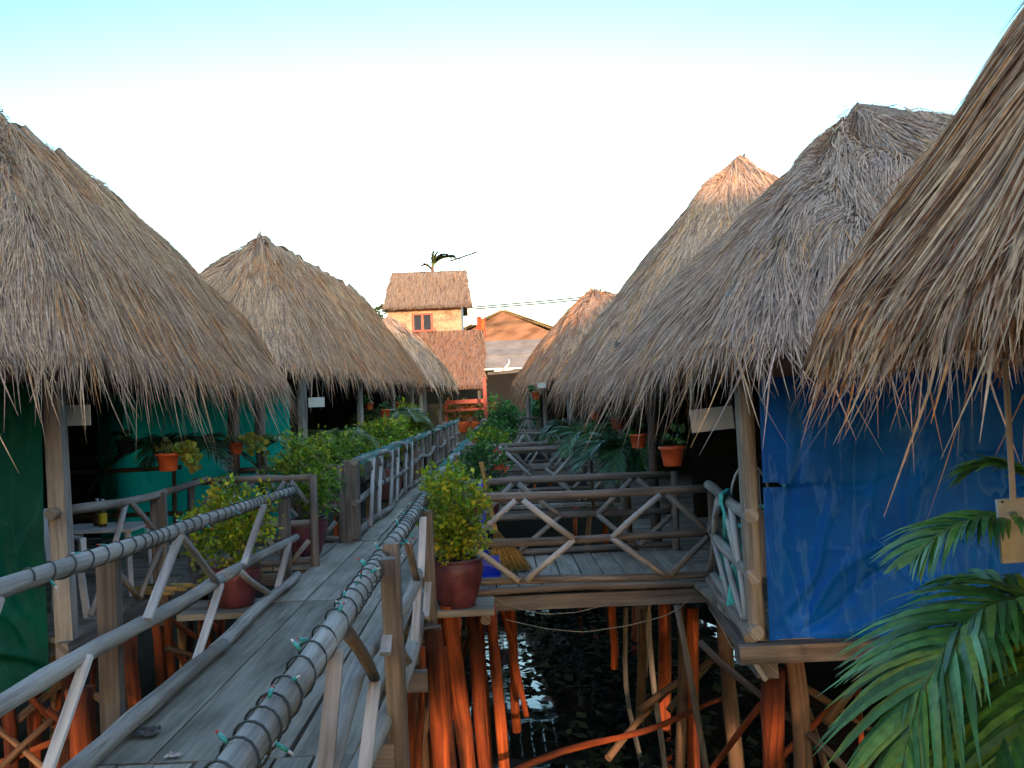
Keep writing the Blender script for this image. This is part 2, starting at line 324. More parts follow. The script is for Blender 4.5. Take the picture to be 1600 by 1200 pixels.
def frond(rb, p0, p1, p2, n=34, ll=.28, wd=.012, droop=.25, cols=((.05, .12, .02),), stem=None, fold=.35, spread=.75, lo=.12):
    p0, p1, p2 = Vector(p0), Vector(p1), Vector(p2)
    B = lambda f: p0*(1-f)**2+p1*2*f*(1-f)+p2*f*f
    if stem is not None: stem.ring_tube([B(i/10) for i in range(11)], [wd*1.0*(1-.75*i/10) for i in range(11)], 5)
    side = (p2-p0).cross(Vector((0, 0, 1)));
    if side.length < 1e-4: side = Vector((1, 0, 0))
    side.normalize()
    for i in range(n):
        f = lo+(1-lo)*(i+.5)/n; t = (B(min(1, f+.02))-B(f-.02)).normalized(); up = side.cross(t).normalized()
        L = ll*(math.sin(math.pi*min(1, (f-lo)/(1-lo)*.8+.18))**.7)*random.uniform(.85, 1.12)
        for sgn in (-1, 1):
            d = (side*sgn*spread+t*(.55+.6*f)+up*fold*random.uniform(.4, 1.2)).normalized(); q = B(f)
            pts = [q+d*(L*k/4)-Vector((0, 0, 1))*(droop*L*(k/4)**2) for k in range(5)]
            w = t.cross(d).normalized().cross(d).normalized(); w = (w+Vector((random.uniform(-.3, .3) for _ in range(3)))).normalized()
            rb.ribbon(pts, [wd*.5, wd, wd*.95, wd*.65, wd*.06], w, jit_col(random.choice(cols)))
G_BUSH = [(.10, .22, .02), (.14, .29, .025), (.23, .36, .03), (.06, .14, .018), (.34, .37, .035)]
G_YELL = [(.15, .29, .02), (.24, .38, .03), (.35, .43, .035), (.09, .19, .02), (.50, .44, .03)]
G_DEEP = [(.03, .11, .03), (.05, .16, .035), (.08, .21, .04), (.02, .08, .025)]
G_PALM = [(.04, .14, .04), (.055, .18, .05), (.075, .21, .045), (.03, .11, .035)]
POTP = [(.0, 0), (.60, 0), (.68, .03), (.80, .22), (.93, .46), (1.02, .68), (1.05, .80), (1.02, .89), (.985, .92), (1.02, .945), (1.03, .975), (.99, 1.0), (.9, .99), (.86, .86)]
def pot(parent, c, r, h, mat, name='pot', lab=None):
    m = MB().lathe(c, [(a*r, b*h) for a, b in POTP], 28, wob=.006); o = m.build(name, mat, parent, lab)
    s = MB().lathe(c, [(r*.88, h*.88), (r*.4, h*.9), (.001, h*.9)], 20, wob=.02); s.build('soil', M_SOIL, parent); return o
def potted_bush(label, c, pr, ph, rad, cz, n, size, cols, seed, flowers=0, group='potted shrubs along the boardwalk', potmat=None, name='potted_shrub'):
    g = np.random.default_rng(seed); c = Vector(c); t = thing(name, label, 'potted plant', c, group)
    pot(t, c, pr, ph, potmat or M_MAROON)
    cc = c+Vector((0, 0, cz)); m = MB()
    for k in range(7):
        a = random.random()*6.28; e = cc+Vector((math.cos(a)*rad[0]*.6, math.sin(a)*rad[1]*.6, random.uniform(-.1, .5)*rad[2]))
        b = c+Vector((math.cos(a)*.03, math.sin(a)*.03, ph*.88)); mid = b.lerp(e, .5)+Vector((random.uniform(-.04, .04), random.uniform(-.04, .04), .05))
        m.ring_tube([b, mid, e], [.011, .008, .003], 5)
    m.build('stem', M_LOGD, t)
    V, Q, C = leaves(cc, rad, n, size, cols, g); np_obj('foliage', V, Q, C, M_LEAF, t)
    for k in range(flowers):
        d = Vector(g.normal(size=3)); d.normalize(); d.y = -abs(d.y); p = cc+Vector((d.x*rad[0], d.y*rad[1], d.z*rad[2]))*.95
        V, Q, C = leaves(p, (.035, .035, .03), 14, .05, [(.6, .05, .02), (.62, .10, .03)], g); np_obj('flower', V, Q, C, M_LEAF, t)
    return t
def hanging_pot(label, p, r, ztop, seed, vine=0, mat=None, cols=G_DEEP, group='hanging flowerpots under the eaves', nl=40, ls=.06):
    g = np.random.default_rng(seed); p = Vector(p); h = r*1.55; t = thing('hanging_flowerpot', label, 'hanging plant', p, group)
    MB().lathe(p, [(.01, 0), (r*.68, 0), (r*.72, .01), (r*.93, h*.84), (r*1.06, h*.85), (r*1.08, h), (r*1.0, h), (r*.95, h*.9), (.01, h*.88)], 22).build('pot', mat or M_TERRA, t)
    m = MB(); top = Vector((p.x, p.y, max(ztop, p.z+h+.2)))
    for k in range(3):
        a = k*2.094+.5; m.ring_tube([p+Vector((math.cos(a)*r, math.sin(a)*r, h)), p+Vector((math.cos(a)*r*.35, math.sin(a)*r*.35, h+.55*(top.z-p.z-h))), top], [.0035]*3, 4)
    m.build('hanger', M_WIRE, t)
    V, Q, C = leaves(p+Vector((0, 0, h+r*.5)), (r*1.1, r*1.1, r*.75), nl, ls, cols, g, 1.25); np_obj('foliage', V, Q, C, M_LEAF, t)
    if vine:
        rb = RB(); st = MB(); YG = [(.28, .30, .04), (.34, .30, .05), (.17, .24, .04), (.30, .22, .03)]
        for k in range(vine):
            a = random.uniform(-1.2, 1.0); Ln = random.uniform(.25, .55); b = p+Vector((math.cos(a)*r, -abs(math.sin(a))*r*.6, h+.02)); P = [b]
            for q in range(7): P.append(P[-1]+Vector((math.cos(a)*.045*(1.2-q*.17), random.uniform(-.02, .02), .03-.017*q))*Ln*2.2)
            st.ring_tube(P, [.004]*8, 4)
            for q in range(1, 8):
                for _ in range(2):
                    d = Vector((random.uniform(-1, 1), random.uniform(-1, .2), random.uniform(-.4, .5))).normalized(); w = d.cross(Vector((random.uniform(-.3, .3), -1, .3))).normalized(); sz = random.uniform(.05, .085)
                    rb.ribbon([P[q], P[q]+d*sz*.35, P[q]+d*sz*.75, P[q]+d*sz], [.004, sz*.42, sz*.38, .003], w, jit_col(random.choice(YG)))
        st.build('vine', M_LEAFSTEM, t); rb.build('trailing_leaves', M_LEAF, t)
    return t
M_LEAFSTEM = plain('green_stem', (.10, .14, .03), .6)
def palm_plant(label, base, specs, ll, wd, cols, n=30, droop=.3, name='palm_plant', group=None, stemr=.03):
    base = Vector(base); t = thing(name, label, 'palm', base, group); mt = MB(); cr = Vector(specs[0][0])
    mt.log(base, cr+Vector((0, 0, .02)), stemr, stemr*.7).build('trunk', M_STILTD, t)
    for s in specs:
        rb = RB(); st = MB(); frond(rb, s[0], s[1], s[2], s[3] if len(s) > 3 else n, s[4] if len(s) > 4 else ll, wd, droop, cols, st)
        f = rb.build('frond', M_PALM, t); st.build('midrib', M_LEAFSTEM, f)
    return t
def radial(c, n, R, H, a0=0, arc=6.283, sag=.5):
    c = Vector(c); o = []
    for k in range(n):
        a = a0+arc*k/n+random.uniform(-.2, .2); r = R*random.uniform(.75, 1.15); d = Vector((math.cos(a), math.sin(a), 0))
        o.append((c, c+d*r*.45+Vector((0, 0, H*random.uniform(.8, 1.3))), c+d*r+Vector((0, 0, H*random.uniform(-.4, .6)-sag*r*.3))))
    return o
# ------------------------------------------------------------------ railings
def diamonds(root, A, B, zt, zm, zb, centers, h, off, r=.026, mats=None):
    """crossed braces: from the top and bottom rail at each centre out to the middle rail"""
    A = Vector((*A, 0)); B = Vector((*B, 0)); L = (B-A).length; d = (B-A)/L; nrm = Vector((d.y, -d.x, 0))*off
    def P(l, z): return A+d*min(max(l, .04), L-.04)+nrm+Vector((0, 0, z))
    for c in centers:
        for sg in (-1, 1):
            hh = h*random.uniform(.88, 1.08); mt = random.choice(mats or [M_BRACE])
            if 0 < c+sg*hh*.4 < L:
                e = c+sg*hh; f = 1.
                if e < .04 or e > L-.04: e2 = min(max(e, .04), L-.04); f = abs(e2-c)/hh; e = e2
                log('brace', P(c+sg*.03, zt-.03), P(e, zt+(zm-zt)*f), r, mt, root, r*.95, .006)
                log('brace', P(c+sg*.03, zb+.02), P(e, zb+(zm-zb)*f), r, mt, root, r*.95, .006)
def rails(root, A, B, zt, zm, zb, r=.042, mat=None, zt2=None):
    mat = mat or M_LOG; zt2 = zt if zt2 is None else zt2; dz = zt2-zt
    log('top_rail', (*A, zt), (*B, zt2), r, mat, root); log('mid_rail', (*A, zm), (*B, zm+dz), r*.9, mat, root)
    if zb is not None: log('bottom_rail', (*A, zb), (*B, zb+dz), r*.9, mat, root)
# ------------------------------------------------------------------ SETTING: ground, water, boardwalk
def build_ground():
    xs = np.concatenate([[-700, -200, -80], np.linspace(-40, 40, 41), [80, 200, 700]]); ys = np.concatenate([[-700, -200, -70], np.linspace(-34, 60, 48), [90, 200, 900]])
    X, Y = np.meshgrid(xs, ys, indexing='ij'); ins = np.clip(np.minimum.reduce([28-np.abs(X), Y+28, 40-Y])/3, 0, 1)
    bank = np.clip((-X-2.3)/1.2, 0, 1)*np.clip((Y-1)/3, 0, 1)+np.clip((Y-15.5)/4, 0, 1)+np.clip((X-2.7)/1.2, 0, 1)*np.clip((Y-7)/3, 0, 1); Z = -.45-2.4*ins*(1-.5*np.clip(bank, 0, 1))+RNG.normal(0, .05, X.shape); V = np.stack([X, Y, Z], -1).reshape(-1, 3); ny = len(ys)
    Q = np.array([(i*ny+j, (i+1)*ny+j, (i+1)*ny+j+1, i*ny+j+1) for i in range(len(xs)-1) for j in range(ny-1)])
    o = np_obj('ground', V, Q, None, plain('mud', (.006, .005, .0045), .95, .4, .8, bump=.5, spec=.03), None, True); tag(o, kind='structure')
    m, t, b = new_mat('pond_water'); b.inputs['Base Color'].default_value = (.006, .008, .007, 1); b.inputs['Roughness'].default_value = .04; b.inputs['IOR'].default_value = 1.33
    n = N(t, 'TexNoise', i_Scale=2.5, i_Detail=3); bp = N(t, 'Bump', i_Strength=.12, i_Distance=.02); tc = N(t, 'TexCoord'); t.links.new(tc.outputs['Object'], n.inputs['Vector']); t.links.new(n.outputs[0], bp.inputs['Height']); t.links.new(bp.outputs[0], b.inputs['Normal'])
    V = np.array([(-27, -27, WZ), (27, -27, WZ), (27, 39.2, WZ), (-27, 39.2, WZ)], float)
    o = np_obj('water', V, np.array([[0, 1, 2, 3]]), None, m); tag(o, kind='structure')
WZ = -2.05
build_ground()
def leaf_carpet():
    g = np.random.default_rng(5); Vs = []; Cs = []
    def patch(cx, cy, rx, ry, n):
        for _ in range(n):
            x, y = g.normal(cx, rx), g.normal(cy, ry); a = g.random()*6.28; s = g.uniform(.05, .11); tl = g.uniform(.0, .5); z = WZ+g.uniform(.02, .14)
            d = np.array([math.cos(a), math.sin(a), tl]); p = np.array([x, y, z]); w = np.array([-math.sin(a), math.cos(a), g.uniform(-.3, .3)])*s*.75
            Vs.extend([p, p+d*s*.8+w, p+d*s*1.7, p+d*s*.8-w]); Cs.extend([np.array([.006, .011, .007])*g.uniform(.4, 1.6)]*4)
    patch(1.4, 9.6, .6, .8, 260); patch(1.2, 13.2, 1.0, .9, 500); patch(2.4, 8, .7, .8, 250); patch(-3.4, 10, .7, 3, 1500); patch(-3.2, 20, .8, 5, 900); patch(2.8, 15, 1.2, 3, 700); patch(0, 17, 1.5, 2, 500)
    o = np_obj('water_plants', np.array(Vs), np.arange(len(Vs)).reshape(-1, 4), np.array(Cs), leafy('pond_leaves', .8, 0, .05)); tag(o, 'dark floating leaves of water plants on the black pond', 'water plants', kind='stuff')
leaf_carpet()
XL, XR = -2.02, -.72
def walkway():
    root = tag(thing('boardwalk', None, None, (-1.4, 4, 0)), kind='structure'); m = MB()
    xl = lambda y: XL if y < 11.9 else -1.80
    y = -3.0; joints = [-3, .6, 4.55, 8.3, 12.0, 15.8, 19.6, 23.5, 27.4, 31.3, 35, 39.5]
    for a, b in zip(joints, joints[1:]):
        nb = 7 if b < 4.6 else 4; x0, x1 = xl((a+b)/2), XR; w = (x1-x0)/nb
        for k in range(nb):
            cx = x0+w*(k+.5); z = -.02+random.uniform(-.004, .004); ja, jb = a+random.uniform(.0, .03), b-random.uniform(.0, .03)
            m.plank((cx+random.uniform(-.006, .006), ja, z), (cx+random.uniform(-.006, .006), jb, z+random.uniform(-.004, .004)), w-random.uniform(.014, .026), .04)
    m.build('deck_board', M_BOARD, root)
    j = MB(); y = -2.6
    while y < 39:
        j.plank((XL-.1, y, -.10), (XR+random.uniform(.14, .24), y, -.10), .10, .115, jit=.006); y += .62 if y < 13 else 1.3
    j.build('joist', M_LOGD, root)
    for x in (XL+.1, XR-.05): log('bearer', (x, -3, -.22), (x, 39, -.22), .06, M_LOGD, root)
    y = -2
    while y < 38:
        for x in (XL+.02, XR+.02): log('stilt', (x+random.uniform(-.1, .1), y, -2.7), (x, y+random.uniform(-.15, .15), -.16), .065, M_STILT if random.random() < .7 else M_STILTD, root, .055, .02)
        y += 1.45 if y < 12 else 3
    return root
walkway()
kl = thing('kerb_log', 'long pale log lying along the left edge of the boardwalk', 'log', (XL+.03, 6, 0)); MB().log((XL+.05, 2.5, .05), (XL+.10, 6.6, .055), .05, .048, .004).log((XL+.09, 6.4, .06), (XL+.04, 9.35, .05), .05, .04, .008).build('log', M_LOG, kl)
# ------------------------------------------------------------------ fences of the boardwalk
def string_lights(label, P, r, pitch, bulbs, group, seed, wire=M_WIRE, cr=.004):
    random.seed(seed); P = [Vector(p) for p in P]; t = thing('string_lights', label, 'string lights', P[0], group)
    L = [0]
    for a, b in zip(P, P[1:]): L.append(L[-1]+(b-a).length)
    def pos(l):
        for i in range(len(P)-1):
            if l <= L[i+1] or i == len(P)-2: f = (l-L[i])/(L[i+1]-L[i]); return P[i].lerp(P[i+1], f), (P[i+1]-P[i]).normalized()
    pts = []; l = 0; ph = 0
    while l < L[-1]:
        p, d = pos(l); u = d.cross(Vector((0, 0, 1))).normalized(); w = u.cross(d); pts.append(p+u*math.cos(ph)*(r+.004)+w*math.sin(ph)*(r+.004))
        st = random.uniform(.7, 1.3); ph += .42; l += pitch*.42/6.283*st*(1+.28*math.sin(l*3.1)+.18*math.sin(l*7.7))
    MB().ring_tube(pts, [cr]*len(pts), 5).build('cable', wire, t)
    step = L[-1]/max(1, bulbs)
    for k in range(bulbs):
        p, d = pos(step*(k+random.uniform(.2, .8))); a = random.uniform(-.5, 3.6); u = d.cross(Vector((0, 0, 1))).normalized(); w = Vector((0, 0, 1))
        o = (u*math.cos(a)+w*math.sin(a)); b = p+o*(r+.004); e = b+(o*.6+d*random.uniform(-.8, .8)+Vector((0, 0, -.35))).normalized()*.036
        s = MB().ring_tube([b, b.lerp(e, .4), b.lerp(e, .45), e], [.005, .006, .0065, .005], 7).build('bulb_socket', M_TEAL, t)
        f = e+(e-b)*.5; MB().ring_tube([e, e.lerp(f, .6), f], [.0045, .0045, .001], 6).build('bulb', M_RED if k % 2 else M_WPLAST, s)
    random.seed(seed+99); return t
# left, near
f = thing('log_fence', 'near left log fence of the boardwalk with pale crossed braces, above the kerb log', 'fence', (XL, 6, 0), 'log fences of the boardwalk')
ztl = lambda y: .955-(y-3.8)*.018
RL = [(XL-.02, 1.8, .97), (XL-.0, 4.1, .945), (XL+.01, 5.6, .915), (XL-.01, 6.9, .895), (XL-.02, 9.62, .85)]
MB().ring_tube([Vector(RL[0]).lerp(Vector(RL[1]), k/5) for k in range(5)]+[Vector(RL[1]).lerp(Vector(RL[2]), k/4) for k in range(4)]+[Vector(RL[2]).lerp(Vector(RL[3]), k/4) for k in range(4)]+[Vector(RL[3]).lerp(Vector(RL[4]), k/6) for k in range(7)], [.045, .044, .045, .043, .044, .042, .043, .045, .043, .042, .041, .043, .044, .042, .04, .042, .04, .039, .04, .038], 12, rough=.06).build('top_rail', M_LOG, f)
MB().log((XL, 1.8, .52), (XL+.01, 7, .45), .043, .042, .003).log((XL+.01, 6.9, .455), (XL, 9.55, .39), .043, .036, .006).build('mid_rail', M_LOG, f)
for (ya, za, yb, zb) in ((3.8, .93, 3.45, .50), (5.95, .88, 5.37, .50), (5.98, .88, 6.7, .46), (8.1, .85, 7.4, .47), (6.78, .43, 6.2, .06), (7.3, .43, 8.25, .06), (9.0, .40, 8.42, .05), (4.6, .5, 4.1, .06), (2.6, .93, 3.2, .5)):
    if abs(yb-ya) > .1: MB().plank((XL+.045, ya, za), (XL+.045, yb, zb), .024, .05, up=(1, 0, 0)).build('brace', M_BRACE, f) if yb < ya else log('brace', (XL+.045, ya, za), (XL+.045, yb, zb), .026, M_LOG, f)
for y in (2.3, 5.2, 9.45): MB().plank((XL-.09, y, -2.5 if y < 6 else -.4), (XL-.09, y, ztl(y)-.05), .10, .085, up=(0, 1, 0), jit=.004).build('post', M_LOGD, f)
string_lights('dark cable of teal fairy lights wound round the near left rail', RL[1:], .044, .16, 22, 'fairy light strings on the rails', 11)
# left, further off
f = thing('log_fence', 'middle left log fence between two thick square posts, past the second red pot', 'fence', (-1.8, 15, 0), 'log fences of the boardwalk')
for y, w in ((12.0, .19), (19.7, .2)): MB().plank((-1.84, y, -.4), (-1.84, y, 1.0), w, w*.8, up=(0, 1, 0), jit=.008).build('post', M_LOGD, f)
for y in (14.5, 17): log('post', (-1.84, y, -.3), (-1.84, y, .95), .05, M_LOGD, f)
rails(f, (-1.78, 11.9), (-1.78, 19.8), .98, .48, .07, .045)
for c in (12.9, 13.9, 15.3, 16.3, 17.9, 19): log('brace', (-1.74, c, .06), (-1.74, c+.55, .95), .03, M_BRACE, f); log('brace', (-1.74, c+.2, .95), (-1.74, c+.9, .5), .026, M_BRACE, f)
string_lights('teal cable of fairy lights wound round the middle left rail', [(-1.78, 12, .98), (-1.78, 19.8, .98)], .05, .14, 30, 'fairy light strings on the rails', 12, M_TEALW, .005)
f = thing('log_fence', 'far left log fence with many slim uprights running to the red pavilion', 'fence', (-1.7, 28, 0), 'log fences of the boardwalk')
rails(f, (-1.75, 20), (-1.5, 38), .98, .5, .07, .05, zt2=1.12)
for k in range(15): y = 20.6+k*1.18; log('post', (-1.75+(y-20)*.0139, y, -.2), (-1.75+(y-20)*.0139, y+.12, .98+(y-20)*.0078), .045, M_LOG if k % 2 else M_LOGD, f)
string_lights('teal cable of fairy lights wound round the far left rail', [(-1.75, 20, .98), (-1.5, 38, 1.12)], .055, .2, 0, 'fairy light strings on the rails', 13, M_TEALW, .006)
# right, near
XF = -.62
f = thing('log_fence', 'near right log fence running out under the camera, bound with teal fairy lights', 'fence', (XF, 5, 0), 'log fences of the boardwalk')
log('top_rail', (XF, .9, .80), (XF-.03, 8.45, .83), .046, M_LOG, f, .042, .002, n=14); log('mid_rail', (XF-.02, .9, .40), (XF-.02, 8.4, .42), .042, M_LOG, f, n=12); log('bottom_rail', (XF-.02, 1.4, .06), (XF-.03, 8.2, .06), .05, M_LOG, f, n=12)
for (ya, za, yb, zb) in ((3.35, .78, 2.7, .06), (3.6, .78, 4.3, .42), (4.3, .4, 3.7, .05), (5.4, .78, 4.7, .42), (6.0, .78, 6.6, .42), (5.1, .42, 5.9, .05), (7.3, .78, 6.9, .4), (7.9, .42, 7.2, .05), (6.7, .42, 6.2, .05), (2.4, .4, 3.0, .05)):
    MB().plank((XF+.035, ya, za), (XF+.035, yb, zb), .024, .052, up=(1, 0, 0)).build('brace', M_BRACE, f) if yb < ya else log('brace', (XF+.035, ya, za), (XF+.035, yb, zb), .027, M_LOGD, f)
for y, z, x in ((4.85, .86, .0), (5.12, .90, -.01), (7.6, .80, .0)): MB().plank((XF+.075+x, y, -2.6), (XF+.045+x, y, z), .075, .085, up=(0, 1, 0), jit=.006).build('post', M_LOGD, f)
string_lights('black cable of teal fairy lights wound round the thick near right rail', [(XF, .95, .80), (XF-.015, 4.6, .815), (XF-.03, 8.4, .83)], .049, .19, 44, 'fairy light strings on the rails', 14)
f = thing('log_fence', 'far right log fence of the boardwalk behind the red flowering shrubs', 'fence', (-.6, 20, 0), 'log fences of the boardwalk')
for a, b in ((10.3, 15), (17.5, 25), (27.5, 36)):
    rails(f, (-.66, a), (-.62, b), .88, .45, .06, .045)
    y = a+.1
    while y < b: log('post', (-.62, y, -.3), (-.62, y, .9), .045, M_LOGD, f); y += 1.5
    y = a+.5
    while y < b-.6: log('brace', (-.58, y, .06), (-.58, y+.7, .85), .028, M_BRACE, f); y += 1.1
string_lights('teal cable of fairy lights wound round the far right rail', [(-.66, 10.3, .88), (-.62, 36, .88)], .052, .16, 40, 'fairy light strings on the rails', 15, M_TEALW, .005)
random.seed(21)
# ------------------------------------------------------------------ huts
def floor(root, x0, x1, y0, y1, z=0., along='x'):
    m = MB(); w = .2
    if along == 'x':
        y = y0
        while y < y1-.02: ww = min(w, y1-y); m.plank((x0, y+ww/2, z-.02+random.uniform(-.003, .003)), (x1, y+ww/2, z-.02), ww-.012, .04); y += w
    else:
        x = x0
        while x < x1-.02: ww = min(w, x1-x); m.plank((x+ww/2, y0, z-.02+random.uniform(-.003, .003)), (x+ww/2, y1, z-.02), ww-.014, .04); x += w
    return m.build('floor', M_BOARD, root)
def tarp(root, A, B, z0, z1, mat, seed, wr=.03, name='tarpaulin', hole=None, sag=None, nx=110, nz=60, label=None, folds=()):
    g = np.random.default_rng(seed); A = np.array(A); B = np.array(B); d = (B-A)/np.linalg.norm(B-A); nr = np.array([d[1], -d[0]]); L = np.linalg.norm(B-A)
    U, Wv = np.meshgrid(np.linspace(0, 1, nx), np.linspace(0, 1, nz), indexing='ij'); off = np.zeros_like(U)
    for k in range(10):
        a, b, p = g.uniform(2, 16), g.uniform(-9, 9), g.uniform(0, 6.28); off += np.sin(U*a*L*.6+Wv*b+p)/(1.5+a*.25)
    off = off*wr+wr*1.2*np.abs(np.sin(U*L*2.2+Wv*3.1+g.uniform(0, 6)))**6
    for (fu, fz, gu, gz, fw, fa) in folds:
        du, dz = gu-fu, gz-fz; l2 = du*du+dz*dz; pu, pz = U*L-fu, z0+(z1-z0)*Wv-fz; tt = np.clip((pu*du+pz*dz)/l2, 0, 1); wv_ = .05*np.sin(tt*7+fa*300)
        ds = np.sqrt((pu-du*tt+wv_*dz/np.sqrt(l2))**2+(pz-dz*tt-wv_*du/np.sqrt(l2))**2); off += .95*fa*np.exp(-(ds/fw)**2)*np.sin(math.pi*np.clip(tt*.9+.1, 0, 1))**.5
    off *= np.clip(np.minimum(U, 1-U)*L*5+.15, 0, 1)
    zz = z0+(z1-z0)*Wv
    if sag is not None: zz = zz-sag*np.sin(math.pi*U)**.8*(1-Wv)
    X = A[0]+d[0]*U*L+nr[0]*off; Y = A[1]+d[1]*U*L+nr[1]*off; V = np.stack([X, Y, zz], -1).reshape(-1, 3); Q = []
    for i in range(nx-1):
        for j in range(nz-1):
            if hole and hole(U[i, j]*L, zz[i, j]): continue
            Q.append((i*nz+j, (i+1)*nz+j, (i+1)*nz+j+1, i*nz+j+1))
    return np_obj(name, V, np.array(Q), None, mat, root, True, label)
def stilts(root, pts, ztop=-.1, r=.06, mats=(M_STILT, M_STILT, M_STILTD)):
    for x, y in pts: log('stilt', (x+random.uniform(-.12, .12), y+random.uniform(-.1, .1), -2.75), (x, y, ztop), r*random.uniform(.8, 1.2), random.choice(mats), root, r*.85, .02)
def crossbars(root, segs, r=.035):
    for a, b in segs: log('cross_brace', a, b, r*random.uniform(.8, 1.2), random.choice((M_STILTD, M_STILTD, M_STILT)), root, r*.8, .02)
def posts(root, pts, z=2.1, r=.06, mat=None):
    for x, y in pts: log('post', (x, y, 0), (x, y, z), r, mat or M_LOG, root, r*.9, .008)
def beam(root, a, b, w=.09, h=.1, mat=None, name='floor_beam'): MB().plank(a, b, w, h, jit=.004).build(name, mat or M_LOGD, root)
G_HUT = 'thatched huts on stilts beside the boardwalk'
# --- nearest right hut (only its roof reaches into the frame)
h = thing('thatched_hut', 'nearest right hut, its shaggy thatch hanging in long blades over the right edge', 'hut', (3.9, 1, 0), G_HUT)
thatch(h, [(1.50, -2.2), (6.6, -2.2), (6.6, 4.35), (1.50, 4.35)], 1.97, (3.75, .9, 3.98), (3.65, 2.7, 3.98), .27, 1300, .0058, .75, 420, PAL_WARM, .3, .40, seed=3, over=.4, rough=1.2, lump=.08)
floor(h, 2.3, 6.2, -1.8, 3.2); posts(h, [(2.3, -1.8), (6.2, -1.8), (6.2, 3.2), (2.6, 3.1)], 2.3); stilts(h, [(2.4, -1.7), (6, -1.7), (6, 3.1), (2.6, 3.1)])
# --- second right hut: blue tarpaulin
h = thing('thatched_hut', 'right hut walled with a bright blue tarpaulin, its side open to the slatted footbridge', 'hut', (4, 9, 0), G_HUT)
thatch(h, [(1.36, 5.55), (6.9, 5.55), (6.9, 13.2), (1.36, 13.2)], 1.93, (3.9, 9.9, 4.55), (4.2, 10.2, 4.55), .09, 1500, .0048, .5, 260, PAL_GREY, .4, .5, seed=4)
floor(h, 1.66, 6.4, 6.3, 13)
beam(h, (1.5, 6.24, -.06), (6.5, 6.24, -.06), .16, .11); beam(h, (1.68, 6.2, -.16), (1.86, 8.5, -.16), .14, .12); beam(h, (1.86, 8.5, -.16), (1.7, 13, -.16), .14, .12)
log('post', (1.67, 6.36, -.1), (1.63, 6.36, 2.3), .062, M_LOG, h, .058, .006, n=12)
posts(h, [(1.70, 10.5), (1.7, 13), (4, 6.42), (6.3, 6.4), (6.3, 13), (4, 13)], 2.4, .055, M_LOGD)
tarp(h, (1.73, 6.29), (6.2, 6.30), -.02, 2.0, M_BLUE, 3, .032, hole=lambda u, z: (u < .16 and abs(z-1.0) < .009+.006*(u < .1)) or (1.95 < u < 1.98 and .75 < z < .83), nx=300, nz=130, folds=[(.1, .03, .9, .75, .035, .035), (.15, .05, 1.1, .55, .03, -.03), (.25, .0, 1.4, .38, .04, .03), (.1, .1, .55, .95, .03, .028), (.05, .9, 1.1, 1.1, .025, -.02), (.95, .6, 1.15, 1.35, .05, .04), (1.5, .1, 1.55, 1.3, .02, .02), (1.9, .1, 2.1, 1.2, .05, .03), (.22, .1, .2, 1.6, .03, -.025), (1.3, .2, .6, .5, .03, .02), (.6, .1, .75, 1.5, .03, .02), (1.5, .9, 2.3, 1.3, .04, .03), (1.0, 0, 1.0, 1.9, .012, .016), (2.0, 0, 2.0, 1.9, .012, -.016), (3.0, 0, 3.0, 1.9, .012, .016), (.05, .62, 4.4, .6, .011, .014), (.05, 1.2, 4.4, 1.2, .011, -.014)])
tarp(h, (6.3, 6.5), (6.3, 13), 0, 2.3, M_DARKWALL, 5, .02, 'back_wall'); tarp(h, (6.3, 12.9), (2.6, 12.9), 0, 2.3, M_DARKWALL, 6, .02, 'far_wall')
sr = (1.635, 6.235), (1.83, 8.40); a0, b0 = Vector((*sr[0], 0)), Vector((*sr[1], 0))
rl = log('side_railing', (*sr[0], .82), (*sr[1], .84), .045, M_LOG, h, label=None); log('rail', (*sr[0], .42), (*sr[1], .46), .042, M_LOG, rl); log('rail', (*sr[0], .06), (*sr[1], .08), .045, M_LOG, rl); log('rail', (1.60, 6.27, .02), (1.78, 8.3, .03), .04, M_LOGD, rl)
for (fa, za, fb, zb) in ((.45, .80, .25, .45), (.55, .80, .85, .46), (.62, .8, .95, .1), (.8, .44, .45, .08), (.3, .8, .1, .1), (.5, .44, .15, .08)):
    p, q = a0.lerp(b0, fa), a0.lerp(b0, fb); log('brace', (p.x-.03, p.y, za), (q.x-.03, q.y, zb), .026, M_BRACE, rl)
MB().plank((1.70, 6.36, .40), (1.70, 6.36, .84), .14, .03, up=(0, 1, 0)).build('board', M_LOG, rl)
stilts(h, [(1.9, 6.35), (4.2, 6.4), (1.95, 8.6), (1.75, 10.4), (1.8, 12.8), (4, 9), (6.2, 6.4), (4, 12.8), (3.1, 7.3), (5, 8)], -.15, .075)
log('stilt', at(1208, 1045, 6.35), at(1222, 1500, 6.35), .075, M_STILT, h, .075, n=12)
MB().plank(at(1160, 1010, 6.25), at(1195, 1062, 6.2), .03, .13, up=(0, 1, 0)).build('bracket', M_BOARD, h)
crossbars(h, [(at(1095, 1005, 7.4), at(1330, 1210, 5.9)), (at(1190, 1100, 7), at(1060, 1260, 7.6)), (at(1290, 1130, 7), at(1390, 1010, 7.2)), (at(1170, 1230, 6.8), at(1400, 1020, 7.8)), (at(1230, 1060, 8), at(1420, 1180, 8)), (at(1300, 1230, 7), at(1240, 1050, 8)), (at(1335, 1010, 8), at(1350, 1250, 8))], .03)
